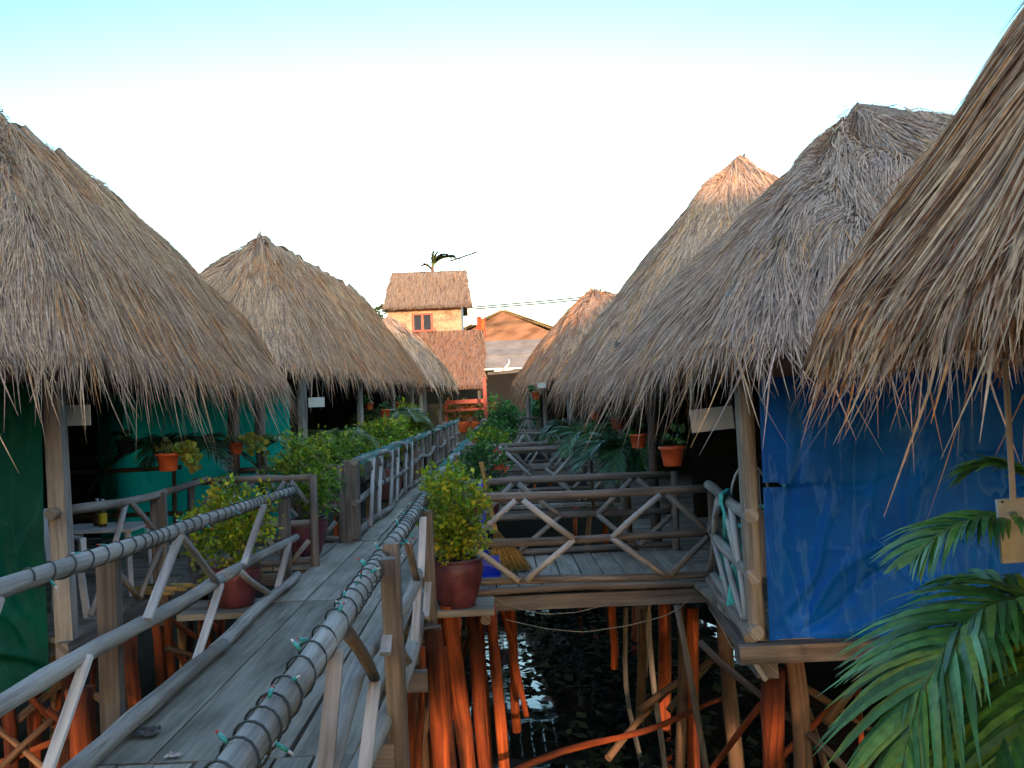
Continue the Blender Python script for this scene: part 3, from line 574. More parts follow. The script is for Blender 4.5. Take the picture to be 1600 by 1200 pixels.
# --- third and fourth right huts
h = thing('thatched_hut', 'tall right hut whose pink sunlit peak shows behind the blue hut', 'hut', (4, 17, 0), G_HUT)
thatch(h, [(1.36, 13.5), (7, 13.5), (7, 21), (1.28, 21)], 2.0, (4.3, 16.3, 5.7), (4.6, 16.6, 5.7), .10, 800, .007, .6, 150, PAL_GREY, .4, .5, seed=5)
floor(h, 1.8, 6.4, 14, 20.6); posts(h, [(1.85, 14.1), (1.85, 17.4), (1.85, 20.5), (6.3, 14.1), (6.3, 20.5)], 2.4, .06, M_LOGD); stilts(h, [(1.9, 14.2), (1.9, 17.4), (1.9, 20.4), (6, 14.2), (6, 20.4), (4, 15)])
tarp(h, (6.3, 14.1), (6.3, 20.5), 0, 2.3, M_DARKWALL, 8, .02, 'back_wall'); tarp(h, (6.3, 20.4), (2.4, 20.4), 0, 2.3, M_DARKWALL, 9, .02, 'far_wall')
h = thing('thatched_hut', 'small far right hut with pale corner post, lowest peak on the right', 'hut', (3, 28, 0), G_HUT)
thatch(h, [(1.38, 21.9), (5.5, 21.9), (5, 36), (.66, 36)], 2.15, (2.95, 27.6, 4.85), (2.85, 28.6, 4.85), .09, 360, .011, .7, 80, PAL_WARM, .4, .5, seed=6, zc=(0, 0, .3, .3))
floor(h, 1.7, 5, 22.5, 35); posts(h, [(1.75, 22.6), (1.5, 29), (1.2, 35), (5, 22.6), (5, 35)], 2.4, .09, M_LOG); stilts(h, [(1.8, 22.8), (1.5, 29), (1.3, 34.5), (4.8, 23)])
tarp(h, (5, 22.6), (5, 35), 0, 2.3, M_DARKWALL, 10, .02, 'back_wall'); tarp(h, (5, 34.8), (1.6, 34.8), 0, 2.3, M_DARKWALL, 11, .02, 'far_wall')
# --- left huts
h = thing('thatched_hut', 'nearest left hut with dark green tarpaulin front and broad peaked thatch', 'hut', (-5, 10, 0), G_HUT)
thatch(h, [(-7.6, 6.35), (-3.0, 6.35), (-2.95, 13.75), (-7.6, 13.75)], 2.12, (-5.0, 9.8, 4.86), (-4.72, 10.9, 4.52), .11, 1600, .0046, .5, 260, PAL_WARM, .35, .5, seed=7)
floor(h, -7, -3.26, 7.3, 13.4); beam(h, (-3.28, 7.2, -.08), (-3.2, 12.0, -.08), .09, .11); beam(h, (-7, 7.40, -.1), (-3.4, 7.40, -.1), .09, .11)
MB().plank((-3.30, 7.34, -.05), (-3.36, 7.34, 2.3), .12, .11, up=(0, 1, 0), jit=.006).build('post', M_LOG, h)
posts(h, [(-3.25, 11.9), (-3.25, 13.3), (-6.9, 7.4), (-6.9, 13.3)], 2.5, .075, M_LOGD); MB().plank((-3.16, 9.0, -.3), (-3.17, 9.0, .93), .13, .1, up=(0, 1, 0), jit=.006).build('post', M_LOGD, h)
log('post', (-5.6, 12.6, 0), (-5.6, 12.6, 2.4), .06, M_STILT, h); log('post', (-4.9, 11.0, 0), (-4.9, 11, 1.05), .03, M_STILTD, h)
tarp(h, (-7.2, 7.24), (-3.40, 7.24), -.38, 2.1, M_GREEN, 13, .05, 'tarpaulin', nx=200, nz=120, folds=[(3.75, -.2, 2.6, .35, .05, .06), (3.75, -.28, 2.5, .1, .05, -.05), (3.7, -.1, 3.1, .55, .04, .05), (3.6, .2, 3.4, 1.5, .05, .04), (3.3, .3, 3.1, 1.7, .06, -.04), (2.9, .6, 2.8, 1.9, .05, .05)], label='dark green tarpaulin front wall')
tarp(h, (-5.5, 13.35), (-2.86, 13.35), .0, 2.0, M_TEALT, 14, .03, 'tarpaulin', label='teal tarpaulin at the far end')
tarp(h, (-5.2, 13.42), (-7, 13.42), 0, 2.1, M_DARKWALL, 16, .02, 'far_wall'); tarp(h, (-7.0, 13.35), (-7.0, 7.4), 0, 2.1, M_DARKWALL, 15, .02, 'back_wall')
rl = log('side_railing', (-3.34, 7.2, .93), (-3.14, 9.15, .92), .042, M_LOG, h)
for a, b, mt in (((-3.22, 8.35, .90), (-3.30, 7.75, .06), M_BRACE), ((-3.20, 8.4, .90), (-3.12, 9.0, .45), M_LOG), ((-3.28, 7.5, .5), (-3.14, 9.0, .48), M_LOG), ((-3.24, 8.0, .45), (-3.2, 8.5, .05), M_LOG), ((-3.14, 9, .45), (-3.18, 8.5, .05), M_LOG), ((-3.12, 9.1, .42), (-3.14, 8.95, .04), M_BRACE)): log('brace', a, b, .026, mt, rl)
log('side_railing', (-3.14, 9.1, .92), (-3.1, 10.3, .95), .036, M_LOGD, h); log('back_rail', (-6.7, 11.3, 1.02), (-3.7, 11.3, 1.04), .03, M_STILTD, h); log('back_rail', (-6.7, 11.3, .5), (-3.7, 11.3, .5), .03, M_STILTD, h)
stilts(h, [(-3.3, 7.35), (-3.25, 8.3), (-3.2, 9.1), (-3.2, 10.4), (-3.2, 12), (-4.2, 7.4), (-5.2, 7.4), (-6.2, 7.6), (-4, 8.6), (-5, 9), (-4.2, 10.2), (-5.6, 10.5), (-4, 12)], -.12, .06, (M_STILT, M_STILT, M_STILT, M_STILTD))
log('stilt', at(125, 1075, 6.95), at(160, 1420, 6.95), .10, M_STILT, h, .1, n=12)
for u0, v0, u1, v1, d, r in ((203, 985, 222, 1250, 7.3, .05), (240, 955, 262, 1180, 8.2, .035), (262, 955, 268, 1100, 8.7, .035), (150, 1010, 135, 1230, 7.8, .025), (55, 1075, 60, 1300, 7.6, .05), (95, 1080, 80, 1300, 7.9, .035), (10, 1090, 25, 1300, 7.2, .05), (300, 950, 285, 1080, 9, .03), (345, 945, 350, 1040, 9.4, .04), (330, 940, 300, 1060, 8.4, .022), (175, 1060, 180, 1300, 8.4, .04)):
    log('stilt', at(u0, v0, d), at(u1, v1, d)-Vector((0, 0, .2)), r, M_STILT, h, r*.95, .02)
crossbars(h, [(at(0, 1150, 7.2), at(160, 1010, 7.8)), (at(40, 1110, 8), at(190, 1190, 7.6)), (at(125, 1075, 7), at(330, 1200, 6.6)), (at(330, 1010, 8.6), at(225, 940, 9)), (at(0, 1200, 7), at(110, 1100, 7.4)), (at(240, 1110, 7.8), at(330, 1000, 8.6)), ((-3.4, 7.2, -.5), (-2.7, 7.6, -1.3)), ((-3.0, 8, -1.9), (-3.6, 7.3, -.4)), ((-4.6, 7.2, -1.2), (-3.2, 7.3, -.7)), ((-3.2, 9, -.3), (-2.5, 8.4, -1.0)), ((-3.1, 8, -.9), (-2.4, 9.2, -.3)), ((-3.9, 7.1, -.4), (-3.0, 7.4, -1.6)), ((-2.9, 8.3, -.35), (-2.2, 8.9, -.9)), ((-3, 9.6, -.3), (-2.3, 9.4, -1.2))], .03)
h = thing('thatched_hut', 'second left hut, long roof ridge stepping down behind the pots', 'hut', (-4.5, 24, 0), G_HUT)
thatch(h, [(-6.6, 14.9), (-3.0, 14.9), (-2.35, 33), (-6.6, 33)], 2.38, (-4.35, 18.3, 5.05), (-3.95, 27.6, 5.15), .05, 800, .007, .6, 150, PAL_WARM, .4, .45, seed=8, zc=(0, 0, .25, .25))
floor(h, -6, -3.15, 15.3, 32); posts(h, [(-3.12, 15.5), (-3.05, 21.5), (-2.9, 27), (-2.8, 32), (-6, 15.5), (-6, 32)], 2.5, .08, M_LOG); stilts(h, [(-3.2, 15.5), (-3.2, 19), (-3.1, 23), (-5.8, 15.5), (-3.1, 27)])
tarp(h, (-6, 32), (-6, 15.4), 0, 2.8, M_DARKWALL, 18, .02, 'back_wall'); tarp(h, (-6, 31.9), (-3, 31.9), 0, 2.8, M_DARKWALL, 19, .02, 'far_wall')
log('front_rail', (-6, 15.4, .9), (-3.1, 15.4, .95), .045, M_LOG, h); log('front_rail', (-3.1, 15.4, .92), (-2.9, 21.5, .95), .045, M_LOG, h)
h = thing('thatched_hut', 'third left hut, only a dark sliver of thatch behind the second', 'hut', (-3.8, 37, 0), G_HUT)
thatch(h, [(-6, 33.6), (-2.1, 33.6), (-1.7, 43), (-6, 43)], 2.65, (-3.85, 35.6, 5.05), (-3.7, 37, 5.0), .14, 140, .02, .7, 30, PAL_GREY, .4, .5, seed=9)
posts(h, [(-2.5, 34), (-2.4, 41), (-5.6, 34), (-5.6, 41)], 2.4, .08, M_LOGD); floor(h, -5.8, -2.4, 34, 41.6); stilts(h, [(-2.5, 34.2), (-5.6, 34.2)])
# ------------------------------------------------------------------ footbridges
G_BR = 'railed footbridges from the boardwalk to the huts'
def bridge(label, x0, x1, y0, y1, zt, zm, lift=0., cents=(.75, 2.35), hh=.54, dens=1, r=.042, near=True, far=True):
    b = thing('footbridge', label, 'footbridge', ((x0+x1)/2, (y0+y1)/2, 0), G_BR); L = x1-x0
    floor(b, x0, x1, y0, y1, lift, 'y')
    beam(b, (x0, y0-.03, lift-.12), (x1, y0-.03, lift-.12), .06, .125, M_LOGD, 'fascia'); beam(b, (x0, y1+.03, lift-.14), (x1, y1+.03, lift-.14), .06, .17, M_LOGD, 'fascia')
    for y, on in ((y0, near), (y1, far)):
        if not on: continue
        log('top_rail', (x0, y, lift+zt), (x1, y, lift+zt), r, M_LOGD, b, bend=.008, n=12); log('mid_rail', (x0, y, lift+zm), (x1, y, lift+zm), r*.9, M_LOGD, b, bend=.008); log('bottom_rail', (x0, y, lift+.05), (x1, y, lift+.05), r*.85, M_LOGD, b, bend=.01)
        diamonds(b, (x0, y), (x1, y), lift+zt, lift+zm, lift+.05, cents, hh, .045, .028, [M_BRACE, M_BRACE, M_LOG])
        log('post', (x1+.02, y-.02, lift-.3), (x1+.02, y-.02, lift+zt+.03), .045, M_LOGD, b); log('post', (x0-.02, y, lift-.2), (x0-.02, y, lift+zt), .045, M_LOGD, b)
    return b
random.seed(31)
b1 = bridge('nearest right footbridge with two slatted rails, broom and red pot beside it', -.66, 1.85, 8.46, 10.25, .80, .41, cents=(.83, 2.10), hh=.44)
log('bottom_rail', (-.4, 8.40, -.03), (1.8, 8.40, -.02), .034, M_LOGD, b1)
for u0, v0, u1, v1, d, r in ((676, 985, 697, 1260, 7.2, .068), (700, 945, 742, 1260, 7.9, .068), (735, 945, 772, 1260, 8.0, .05), (766, 945, 797, 1260, 8.2, .048), (747, 945, 760, 1200, 9.2, .05), (797, 945, 805, 1080, 9.6, .045), (783, 948, 820, 1050, 8.8, .025), (692, 1010, 720, 1250, 7.6, .03), (660, 1010, 640, 1250, 6.4, .022)):
    log('stilt', at(u0, v0, d), at(u1, v1, d)-Vector((0, 0, .4)), r, M_STILT, b1, r, .012, n=11)
for u0, v0, u1, v1, d, r, mt in ((1062, 945, 1062, 1250, 9, .05, M_STILTD), (1082, 950, 1085, 1260, 8.9, .06, M_STILT), (955, 945, 958, 1000, 10, .04, M_STILT), (978, 950, 1005, 1260, 9.6, .025, M_LOGD), (1013, 945, 1048, 1260, 9, .028, M_LOGD), (1057, 945, 1120, 1260, 8.4, .028, M_LOGD), (1000, 950, 1004, 1200, 10.6, .05, M_STILTD)):
    log('stilt', at(u0, v0, d), at(u1, v1, d)-Vector((0, 0, .3)), r, mt, b1, r, .03)
crossbars(b1, [(at(790, 1212, 7.6), at(1145, 1085, 8.8)), (at(950, 1185, 8.6), at(1060, 1065, 9.4)), (at(1000, 1110, 9), at(1190, 980, 9)), (at(690, 1210, 7.4), at(735, 990, 8.8)), (at(645, 1200, 7), at(690, 1040, 7.8)), (at(1045, 1110, 9), at(1130, 1010, 9.4))], .032)
bridge('second right footbridge, dim and strewn with pale scraps', -.6, 1.85, 15.2, 17.4, .90, .45, cents=(.7, 1.9), hh=.45)
bridge('third right footbridge, rails bare between far shrubs', -.6, 1.8, 24, 26.4, .90, .45, cents=(.6, 1.3, 2.0), hh=.33)
bridge('farthest right footbridge beside the pale corner post of the small hut', -.5, 1.5, 33, 35.5, .95, .5, .18, cents=(.5, 1.1, 1.6), hh=.3, r=.05)
bridge('left footbridge with the second red pot on it, to the green hut', -3.22, -1.98, 10.2, 11.9, .93, .45, cents=(.3, 1.0), hh=.35)
lg = thing('pot_ledge', 'grey plank ledge under the red pot at the right footbridge', 'ledge', (-.42, 8.0, 0)); MB().plank((-.70, 7.92, -.06), (-.08, 7.92, -.06), .26, .05).plank((-.70, 8.2, -.06), (-.08, 8.2, -.06), .26, .05).build('board', M_BOARD, lg); log('bearer', (-.6, 8.05, -.13), (-.6, 8.45, -.13), .05, M_LOGD, lg); log('bearer', (-.15, 7.85, -.13), (-.15, 8.44, -.13), .045, M_LOGD, lg)
lg = thing('pot_ledge', 'dark plank ledge under the left red pot beside the kerb log', 'ledge', (-2.35, 8.5, 0)); MB().plank((-2.75, 8.3, -.07), (-2.06, 8.3, -.07), .3, .05).plank((-2.75, 8.62, -.07), (-2.06, 8.62, -.07), .3, .05).build('board', M_BOARD, lg); log('stilt', (-2.6, 8.45, -2.7), (-2.6, 8.45, -.1), .05, M_STILT, lg); log('stilt', (-2.3, 8.3, -2.7), (-2.25, 8.4, -.1), .045, M_STILT, lg)
# ------------------------------------------------------------------ potted shrubs
p = at(714, 944, 7.98); p.z = -.035
potted_bush('bushy shrub in a big maroon pot on the plank ledge at right footbridge', p, .22, .40, (.29, .28, .42), .76, 2700, .052, G_YELL, 41)
potted_bush('wide shrub in a bright maroon pot at the kerb log by the near left fence', (-2.33, 8.45, -.045), .215, .36, (.38, .32, .40), .72, 2600, .05, G_YELL, 42)
potted_bush('shrub in a dark maroon pot beside the thick square post on left', (-2.22, 11.0, 0), .24, .42, (.44, .36, .46), .88, 2600, .055, G_BUSH, 43)
potted_bush('shrub spilling over the middle left fence rail', (-2.3, 14.4, 0), .22, .38, (.36, .5, .36), .95, 1300, .065, G_BUSH, 44)
potted_bush('tall yellow green shrub behind the far left fence, nearer of two', (-2.35, 19.5, 0), .25, .4, (.5, .9, .46), 1.12, 1800, .085, G_YELL, 45)
potted_bush('yellow green shrub nearest the red pavilion on the left', (-2.25, 25, 0), .25, .4, (.55, 1.6, .52), 1.22, 1900, .10, G_YELL, 46)
potted_bush('dark green shrub with red flowers behind the maroon pot on right', (-.22, 12.6, 0), .2, .38, (.36, .5, .36), .78, 1600, .06, G_DEEP, 47, 5)
potted_bush('green shrub beside the second right footbridge with one red flower', (-.2, 18.6, 0), .22, .38, (.42, .8, .38), .85, 1400, .075, G_BUSH, 48, 2)
potted_bush('dark shrub beside the third right footbridge', (-.05, 22.8, 0), .22, .38, (.5, .7, .42), .9, 1200, .09, G_DEEP, 49)
potted_bush('shrub beside the farthest right footbridge under the small hut', (.25, 31, 0), .25, .4, (.6, 1.2, .5), 1.1, 1200, .12, G_DEEP, 50)
# brown pots by the far left fence
for k, (x, y) in enumerate(((-1.98, 17.4), (-2.0, 22.4))):
    t = thing('clay_pot', ('brown clay pot behind the middle left fence', 'reddish clay pot on a stand at the far left fence')[k], 'pot', (x, y, 0), 'clay pots at the left fence'); pot(t, (x, y, 0), .24, .55 if k == 0 else .62, plain('clay%d' % k, ((.20, .07, .06), (.36, .10, .05))[k], .6))
    g = np.random.default_rng(60+k); V, Q, C = leaves((x, y, .85), (.25, .25, .25), 240, .08, G_YELL, g); np_obj('foliage', V, Q, C, M_LEAF, t)
# ------------------------------------------------------------------ hanging pots
random.seed(51)
hanging_pot('big orange hanging pot trailing yellow leaves, left hut', at(263, 736, 9.0), .107, 1.95, 71, 5, cols=[(.10, .14, .03), (.2, .2, .04)])
hanging_pot('orange hanging pot trailing yellow leaves before the dark left post', at(369, 710, 11.4), .09, 1.95, 72, 5, cols=[(.10, .14, .03), (.2, .2, .04)])
hanging_pot('small black hanging pot against the teal tarpaulin', at(196, 708, 10.8), .10, 1.9, 73, 0, M_BLACKPOT, nl=70)
for k, (u, v, d, lb) in enumerate(((577, 640, 22.5, 'orange hanging pot nearest the middle left post, leftmost of three'), (602, 653, 22.0, 'orange hanging pot lowest of three under the second left eave'), (624, 637, 27, 'orange hanging pot rightmost of three under the second left eave'))): hanging_pot(lb, at(u, v, d), .105+.02*(k == 1), 2.0, 74+k, 0, nl=50, ls=.08)
hanging_pot('largest orange hanging pot on the right, nearest the white sign', at(1051, 728, 7.95), .105, 1.9, 81, 0, nl=22, ls=.075)
hanging_pot('orange hanging pot over palm leaves, second from the white sign', at(998, 700, 9.9), .093, 1.9, 82, 0, nl=26)
hanging_pot('dim reddish hanging pot among palm leaves under right eave', at(965, 670, 12), .085, 1.9, 83, 0, plain('dull_terra', (.32, .06, .025), .6), nl=26)
hanging_pot('tiny orange hanging pot by far right palm, third in the row', at(930, 656, 14.5), .08, 1.9, 84, 0, nl=30)
hanging_pot('tiny orange hanging pot under the small far right hut', at(838, 624, 25), .13, 1.9, 85, 0, nl=60, ls=.1)
# ------------------------------------------------------------------ blank signs
random.seed(61)
def sign(label, u0, v0, u1, v1, d, cords, mat=M_WHITE, yaw=.0, roll=.0, name='blank_sign', ztop=1.9):
    c = at((u0+u1)/2, (v0+v1)/2, d); w = abs(u1-u0)*d/F; hh = abs(v1-v0)*d/F; t = thing(name, label, 'sign', c, 'blank boards hanging from the eaves')
    a = Vector((math.cos(yaw)*math.cos(roll), math.sin(yaw), math.sin(roll))); upv = Vector((-math.sin(roll), 0, math.cos(roll)))
    MB().plank(c-a*w/2, c+a*w/2, .014, hh, up=upv).build("board", mat, t)
    for f in cords: q = c+a*w*f+upv*hh*.46+Vector((0, -.009, 0)); MB().ring_tube([q, q.lerp(Vector((q.x+.01, q.y+.03, ztop)), .5), Vector((q.x, q.y+.05, ztop))], [.003]*3, 4).build('cord', M_PALEWIRE, t)
    return t, c
sign('white blank sign hanging beside the near post of the left green hut', 100, 633, 141, 665, 7.7, (-.4, .4), roll=.0, ztop=2.1)
sign('small white blank sign on the second left hut', 482, 621, 507, 636, 15.4, (-.4, .4), ztop=2.1)
sign('wide white blank sign hanging left of the post by the blue tarpaulin', 1079, 637, 1146, 673, 6.9, (-.4, .42), roll=.075)
sign('tiny pale sign on the small far right hut', 840, 598, 853, 606, 23, (-.4, .4))
t, c = sign('square stained board with a nail hole hanging at the right edge before palms', 1560, 778, 1625, 878, 2.9, (), plain('stained_board', (.34, .35, .36), .7, .3, 14), roll=.03)
MB().plank(c+Vector((-.02, -.012, .09)), at(1570, 560, 2.95), .018, .004, up=(0, 1, 0)).build('strap', M_LOG, t); MB().lathe(c+Vector((-.053, -.010, .088)), [(.001, 0), (.004, 0), (.004, .002), (.001, .003)], 10, Vector((0, -1, 0))).build('nail', M_WIRE, t)
sb = at(1153, 655, 6.95); t = thing('wood_block', 'brown wood block between the white sign and the hut post', 'block', sb); MB().box(sb, .06, .03, .15, .003).build('block', M_STILTD, t); log('peg', sb, (1.62, 6.4, sb.z+.01), .012, M_LOGD, t)
# ------------------------------------------------------------------ palms
random.seed(71)
D = 2.9; k0 = at(1640, 960, 3.0)
palm_plant('large green palm in the lower right corner, fronds arching left over the tarpaulin', (1.98, 3.1, -2.6), [
    (k0, at(1560, 880, 2.9), at(1390, 1075, 2.8), 34, .40), (k0, at(1450, 930, 2.7), at(1410, 1200, 2.65), 32, .36), (k0, at(1580, 1060, 2.7), at(1490, 1290, 2.55), 30, .36),
    (k0, at(1600, 900, 3.1), at(1470, 905, 3.3), 34, .26), (at(1650, 820, 3), at(1500, 780, 2.9), at(1425, 875, 2.85), 30, .24), (at(1680, 800, 3), at(1560, 690, 3), at(1510, 742, 3.1), 26, .2),
    (k0, at(1650, 1060, 2.6), at(1560, 1300, 2.5), 40, .34), (k0, at(1700, 820, 3.2), at(1800, 860, 3.3), 34, .3), (k0, at(1620, 1000, 2.9), at(1480, 1130, 3.0), 36, .3), (k0, at(1800, 1000, 3), at(1900, 1200, 3), 30, .3)], 3e-1, .0115, [(.065, .20, .055), (.085, .245, .06), (.12, .27, .05), (.045, .15, .045), (.17, .29, .04)], droop=.42, stemr=.035)
palm_plant('dark palm inside the left green hut in front of the teal tarpaulin', (-3.75, 11.2, 0), radial((-3.75, 11.2, 1.15), 11, .95, .42), .34, .012, [(.02, .05, .02), (.03, .07, .025)], 26, name='palm_plant')
palm_plant('light green palm frond cluster at the far corner of the left green hut', (-3.0, 12.3, 0), radial((-3.0, 12.3, 1.15), 6, .7, .3, -1.2, 2.6), .28, .011, [(.07, .15, .03), (.09, .17, .03)], 22)
palm_plant('palm with yellow green fronds beside the second left hut post', (-2.75, 16.2, 0), radial((-2.75, 16.2, 1.05), 10, .75, .4), .32, .014, [(.12, .17, .04), (.17, .20, .04), (.07, .12, .03)], 22)
palm_plant('palm with a broad pale frond under the far end of the second left eave', (-2.55, 24, 0), radial((-2.55, 24, 1.2), 9, 1.1, .6), .5, .03, [(.15, .19, .06), (.09, .14, .04)], 18)
palm_plant('bluish palm under the right eave behind the hanging pots', (1.5, 11.2, 0), radial((1.5, 11.2, .9), 13, .62, .42), .36, .012, [(.03, .12, .06), (.045, .15, .06), (.03, .09, .045)], 26)
palm_plant('bright green palm further along the right eave by small orange pots', (1.4, 14.4, 0), radial((1.4, 14.4, 1.0), 10, .75, .4), .34, .013, [(.04, .15, .05), (.06, .18, .05), (.03, .09, .04)], 22)
palm_plant('dark palm under the tall right hut eave', (1.5, 19, 0), radial((1.5, 19, 1.0), 10, .8, .45), .36, .016, [(.02, .08, .04), (.03, .1, .04)], 18)
# ------------------------------------------------------------------ furniture and small things
random.seed(81)
def plastic_chair(label, c, yaw, mat, group=None):
    c = Vector(c); t = thing('plastic_chair', label, 'chair', c, group); R = Matrix.Rotation(yaw, 3, 'Z'); P = lambda x, y, z: c+R @ Vector((x, y, z))
    MB().plank(P(0, -.22, .43), P(0, .21, .42), .44, .025).build('seat', mat, t)
    for sx in (-1, 1):
        MB().plank(P(sx*.20, -.20, .42), P(sx*.23, -.24, 0), .05, .035, up=(0, 1, 0)).build('leg', mat, t); MB().plank(P(sx*.20, .20, .42), P(sx*.22, .27, 0), .05, .035, up=(0, 1, 0)).build('leg', mat, t)
        MB().plank(P(sx*.235, -.2, .64), P(sx*.235, .24, .66), .05, .025).plank(P(sx*.235, -.2, .43), P(sx*.235, -.19, .64), .045, .025).build('armrest', mat, t)
    m = MB()
    for k in range(-2, 3): m.plank(P(k*.075, .21, .45), P(k*.078, .29, .84), .05, .014, up=R @ Vector((0, 1, 0)))
    m.plank(P(-.21, .295, .84), P(.21, .295, .84), .03, .09).plank(P(-.2, .215, .43), P(-.225, .29, .84), .045, .02, up=R @ Vector((0, 1, 0))).plank(P(.2, .215, .43), P(.225, .29, .84), .045, .02, up=R @ Vector((0, 1, 0)))
    m.build('backrest', mat, t); return t
plastic_chair('turquoise plastic chair behind the side railing, nearer the blue tarpaulin', (1.99, 7.2, 0), 1.2, M_TURQ, 'turquoise plastic chairs')
plastic_chair('turquoise plastic chair behind the side railing, farther from blue tarpaulin', (2.12, 8.05, 0), -2.0, M_TURQ, 'turquoise plastic chairs')
plastic_chair('white plastic chair on the left hut floor behind the near fence', (-3.75, 7.95, 0), .9, M_WPLAST)
def table(label, c, sx, sy, h, mat):
    c = Vector(c); t = thing('table', label, 'table', c); MB().box(c+Vector((0, 0, h-.015)), sx, sy, .03).build('table_top', mat, t)
    for a in (-1, 1):
        for b in (-1, 1): MB().plank(c+Vector((a*(sx/2-.05), b*(sy/2-.05), h-.03)), c+Vector((a*(sx/2-.03), b*(sy/2-.03), 0)), .045, .045).build('leg', mat, t)
    return t
table('pale low table with bottles in the left green hut', (-3.75, 9.15, 0), .75, .6, .62, M_WPLAST); table('dark table in the blue tarpaulin hut', (3.1, 8.9, 0), .9, .8, .7, M_LOGD)
for k, (x, y, cc, lb) in enumerate(((-3.72, 9.08, (.55, .40, .02), 'bottle with yellow label on the pale table'), (-3.82, 9.2, (.10, .04, .02), 'dark brown bottle on the pale table'), (-3.62, 9.25, (.18, .05, .03), 'small red brown bottle on the pale table'))):
    t = thing('bottle', lb, 'bottle', (x, y, .62)); h = .26-.05*(k == 2)
    MB().lathe((x, y, .62), [(.001, 0), (.034, 0), (.036, .01), (.036, h*.55), (.014, h*.75), (.013, h*.92)], 14).build('body', plain('glass%d' % k, (.07, .03, .015), .15), t)
    MB().lathe((x, y, .62), [(.0375, h*.12), (.0375, h*.5)], 14).build('label', plain('lab%d' % k, cc, .5), t); MB().lathe((x, y, .62), [(.016, h*.92), (.016, h), (.001, h)], 12).build('cap', M_WPLAST, t)
# wire chair with a round back
c = Vector((1.98, 7.6, 0)); t = thing('wire_chair', 'grey chair with a round hoop backrest behind the side railing corner', 'chair', (2.0, 7.75, 0))
o = Vector((2.03, 7.75, .45)); hoop = [o+Vector((.20*math.cos(a)*.8, .03*math.sin(a), .29+.31*math.sin(a))) for a in [2*math.pi*i/24 for i in range(25)]]
bk = MB().ring_tube(hoop, [.012]*25, 6)
for k in (-.08, 0, .08): bk.ring_tube([o+Vector((k, 0, .01)), o+Vector((k, .02, .57-abs(k)*.5))], [.006]*2, 5)
bk.build('backrest', M_METAL, t); MB().lathe(o+Vector((0, .2, -.02)), [(.001, 0), (.19, 0), (.2, .012), (.19, .024), (.001, .024)], 24).build('seat', M_METAL, t)
for a in (.7, 2.4, 3.9, 5.5): MB().ring_tube([o+Vector((.15*math.cos(a), .2+.15*math.sin(a), -.02)), o+Vector((.2*math.cos(a), .2+.2*math.sin(a), -.45))], [.011]*2, 6).build('leg', M_METAL, t)
# broom
t = thing('broom', 'straw broom with a flat yellow handle leaning on the near rail of the footbridge', 'broom', at(790, 880, 9.3))
a = at(752, 722, 9.0); b = at(776, 838, 9.25); MB().plank(a, b+(b-a)*.12, .045, .018, up=(0, 1, 0)).build('handle', M_YEL, t)
rb = RB(); base = b
for k in range(800):
    q = random.random(); e = Vector((b.x-.10+.42*q+random.uniform(-.02, .02), 9.3+random.uniform(-.07, .07), .01+random.random()*.02)); m_ = b.lerp(e, .5)+Vector((.02*q, 0, .03*q)); w = Vector((random.uniform(-1, 1), random.uniform(-1, 1), 0)).normalized()
    rb.ribbon([b+Vector((random.uniform(-.03, .03), random.uniform(-.02, .02), random.uniform(-.02, .04))), m_, e], [.004, .005, .003], w, jit_col((.40, .24, .07), .35))
rb.build('bristles', M_THATCH, t)
bd = at(754, 800, 9.0); t = thing('dustpan', 'tall bright blue long handled dustpan behind the maroon pot', 'dustpan', (bd.x, 9.0, 0))
MB().ring_tube([at(750, 750, 8.95), Vector((bd.x+.02, 9.0, .2))], [.022]*2, 10).build('handle', M_BLUEP, t)
MB().plank((bd.x-.10, 9.05, .10), (bd.x+.14, 9.05, .10), .02, .2).plank((bd.x-.10, 8.93, .012), (bd.x+.14, 8.93, .012), .22, .014).plank((bd.x-.1, 8.83, .05), (bd.x-.1, 9.04, .09), .012, .12).plank((bd.x+.14, 8.83, .05), (bd.x+.14, 9.04, .09), .012, .12).build('pan', M_BLUEP, t)
# scraps
def crumple(name, label, c, s, col, seed, parts='sheet', cat='litter'):
    g = np.random.default_rng(seed); n = 9; U, Wv = np.meshgrid(np.linspace(-1, 1, n), np.linspace(-1, 1, n), indexing='ij'); Z = np.abs(g.normal(0, .22, U.shape))
    V = np.stack([c[0]+s*U+g.normal(0, s*.08, U.shape), c[1]+s*.7*Wv+g.normal(0, s*.08, U.shape), c[2]+.012+s*Z], -1).reshape(-1, 3); Q = np.array([(i*n+j, (i+1)*n+j, (i+1)*n+j+1, i*n+j+1) for i in range(n-1) for j in range(n-1)])
    t = thing(name, label, cat, c); np_obj(parts, V, Q, None, plain(name+str(seed), col, .7), t)
q = at(270, 1152, 4.6); crumple('paper_scrap', 'crumpled white paper scrap on the boardwalk edge near the bottom', (q.x, q.y, 0), .035, (.55, .45, .42), 1)
q = at(235, 1135, 4.75); crumple('dark_rag', 'dark rag bunched by the kerb log near the white scrap', (XL+.17, 4.95, 0), .075, (.07, .065, .06), 2)
for k, (x, y, lb) in enumerate(((.35, 15.8, 'pale rag lying on the second right footbridge, leftmost'), (.75, 15.9, 'pale rag lying on the second right footbridge, middle'), (1.2, 16, 'pale rag lying on the second right footbridge, rightmost'))): crumple('rag', lb, (x, y, 0), .2, (.42, .42, .38), 10+k, cat='rag')
t = thing('firewood', 'short yellowish split sticks lying on the left hut floor behind the fence', 'wood', (-3.1, 8.75, 0))
for k in range(5): MB().plank((-3.45+k*.03, 8.95+k*.06, .03+.02*(k % 2)), (-2.98+k*.03, 8.75+k*.08, .035+.025*(k % 2)), .05, .03).build('stick', M_YEL, t)
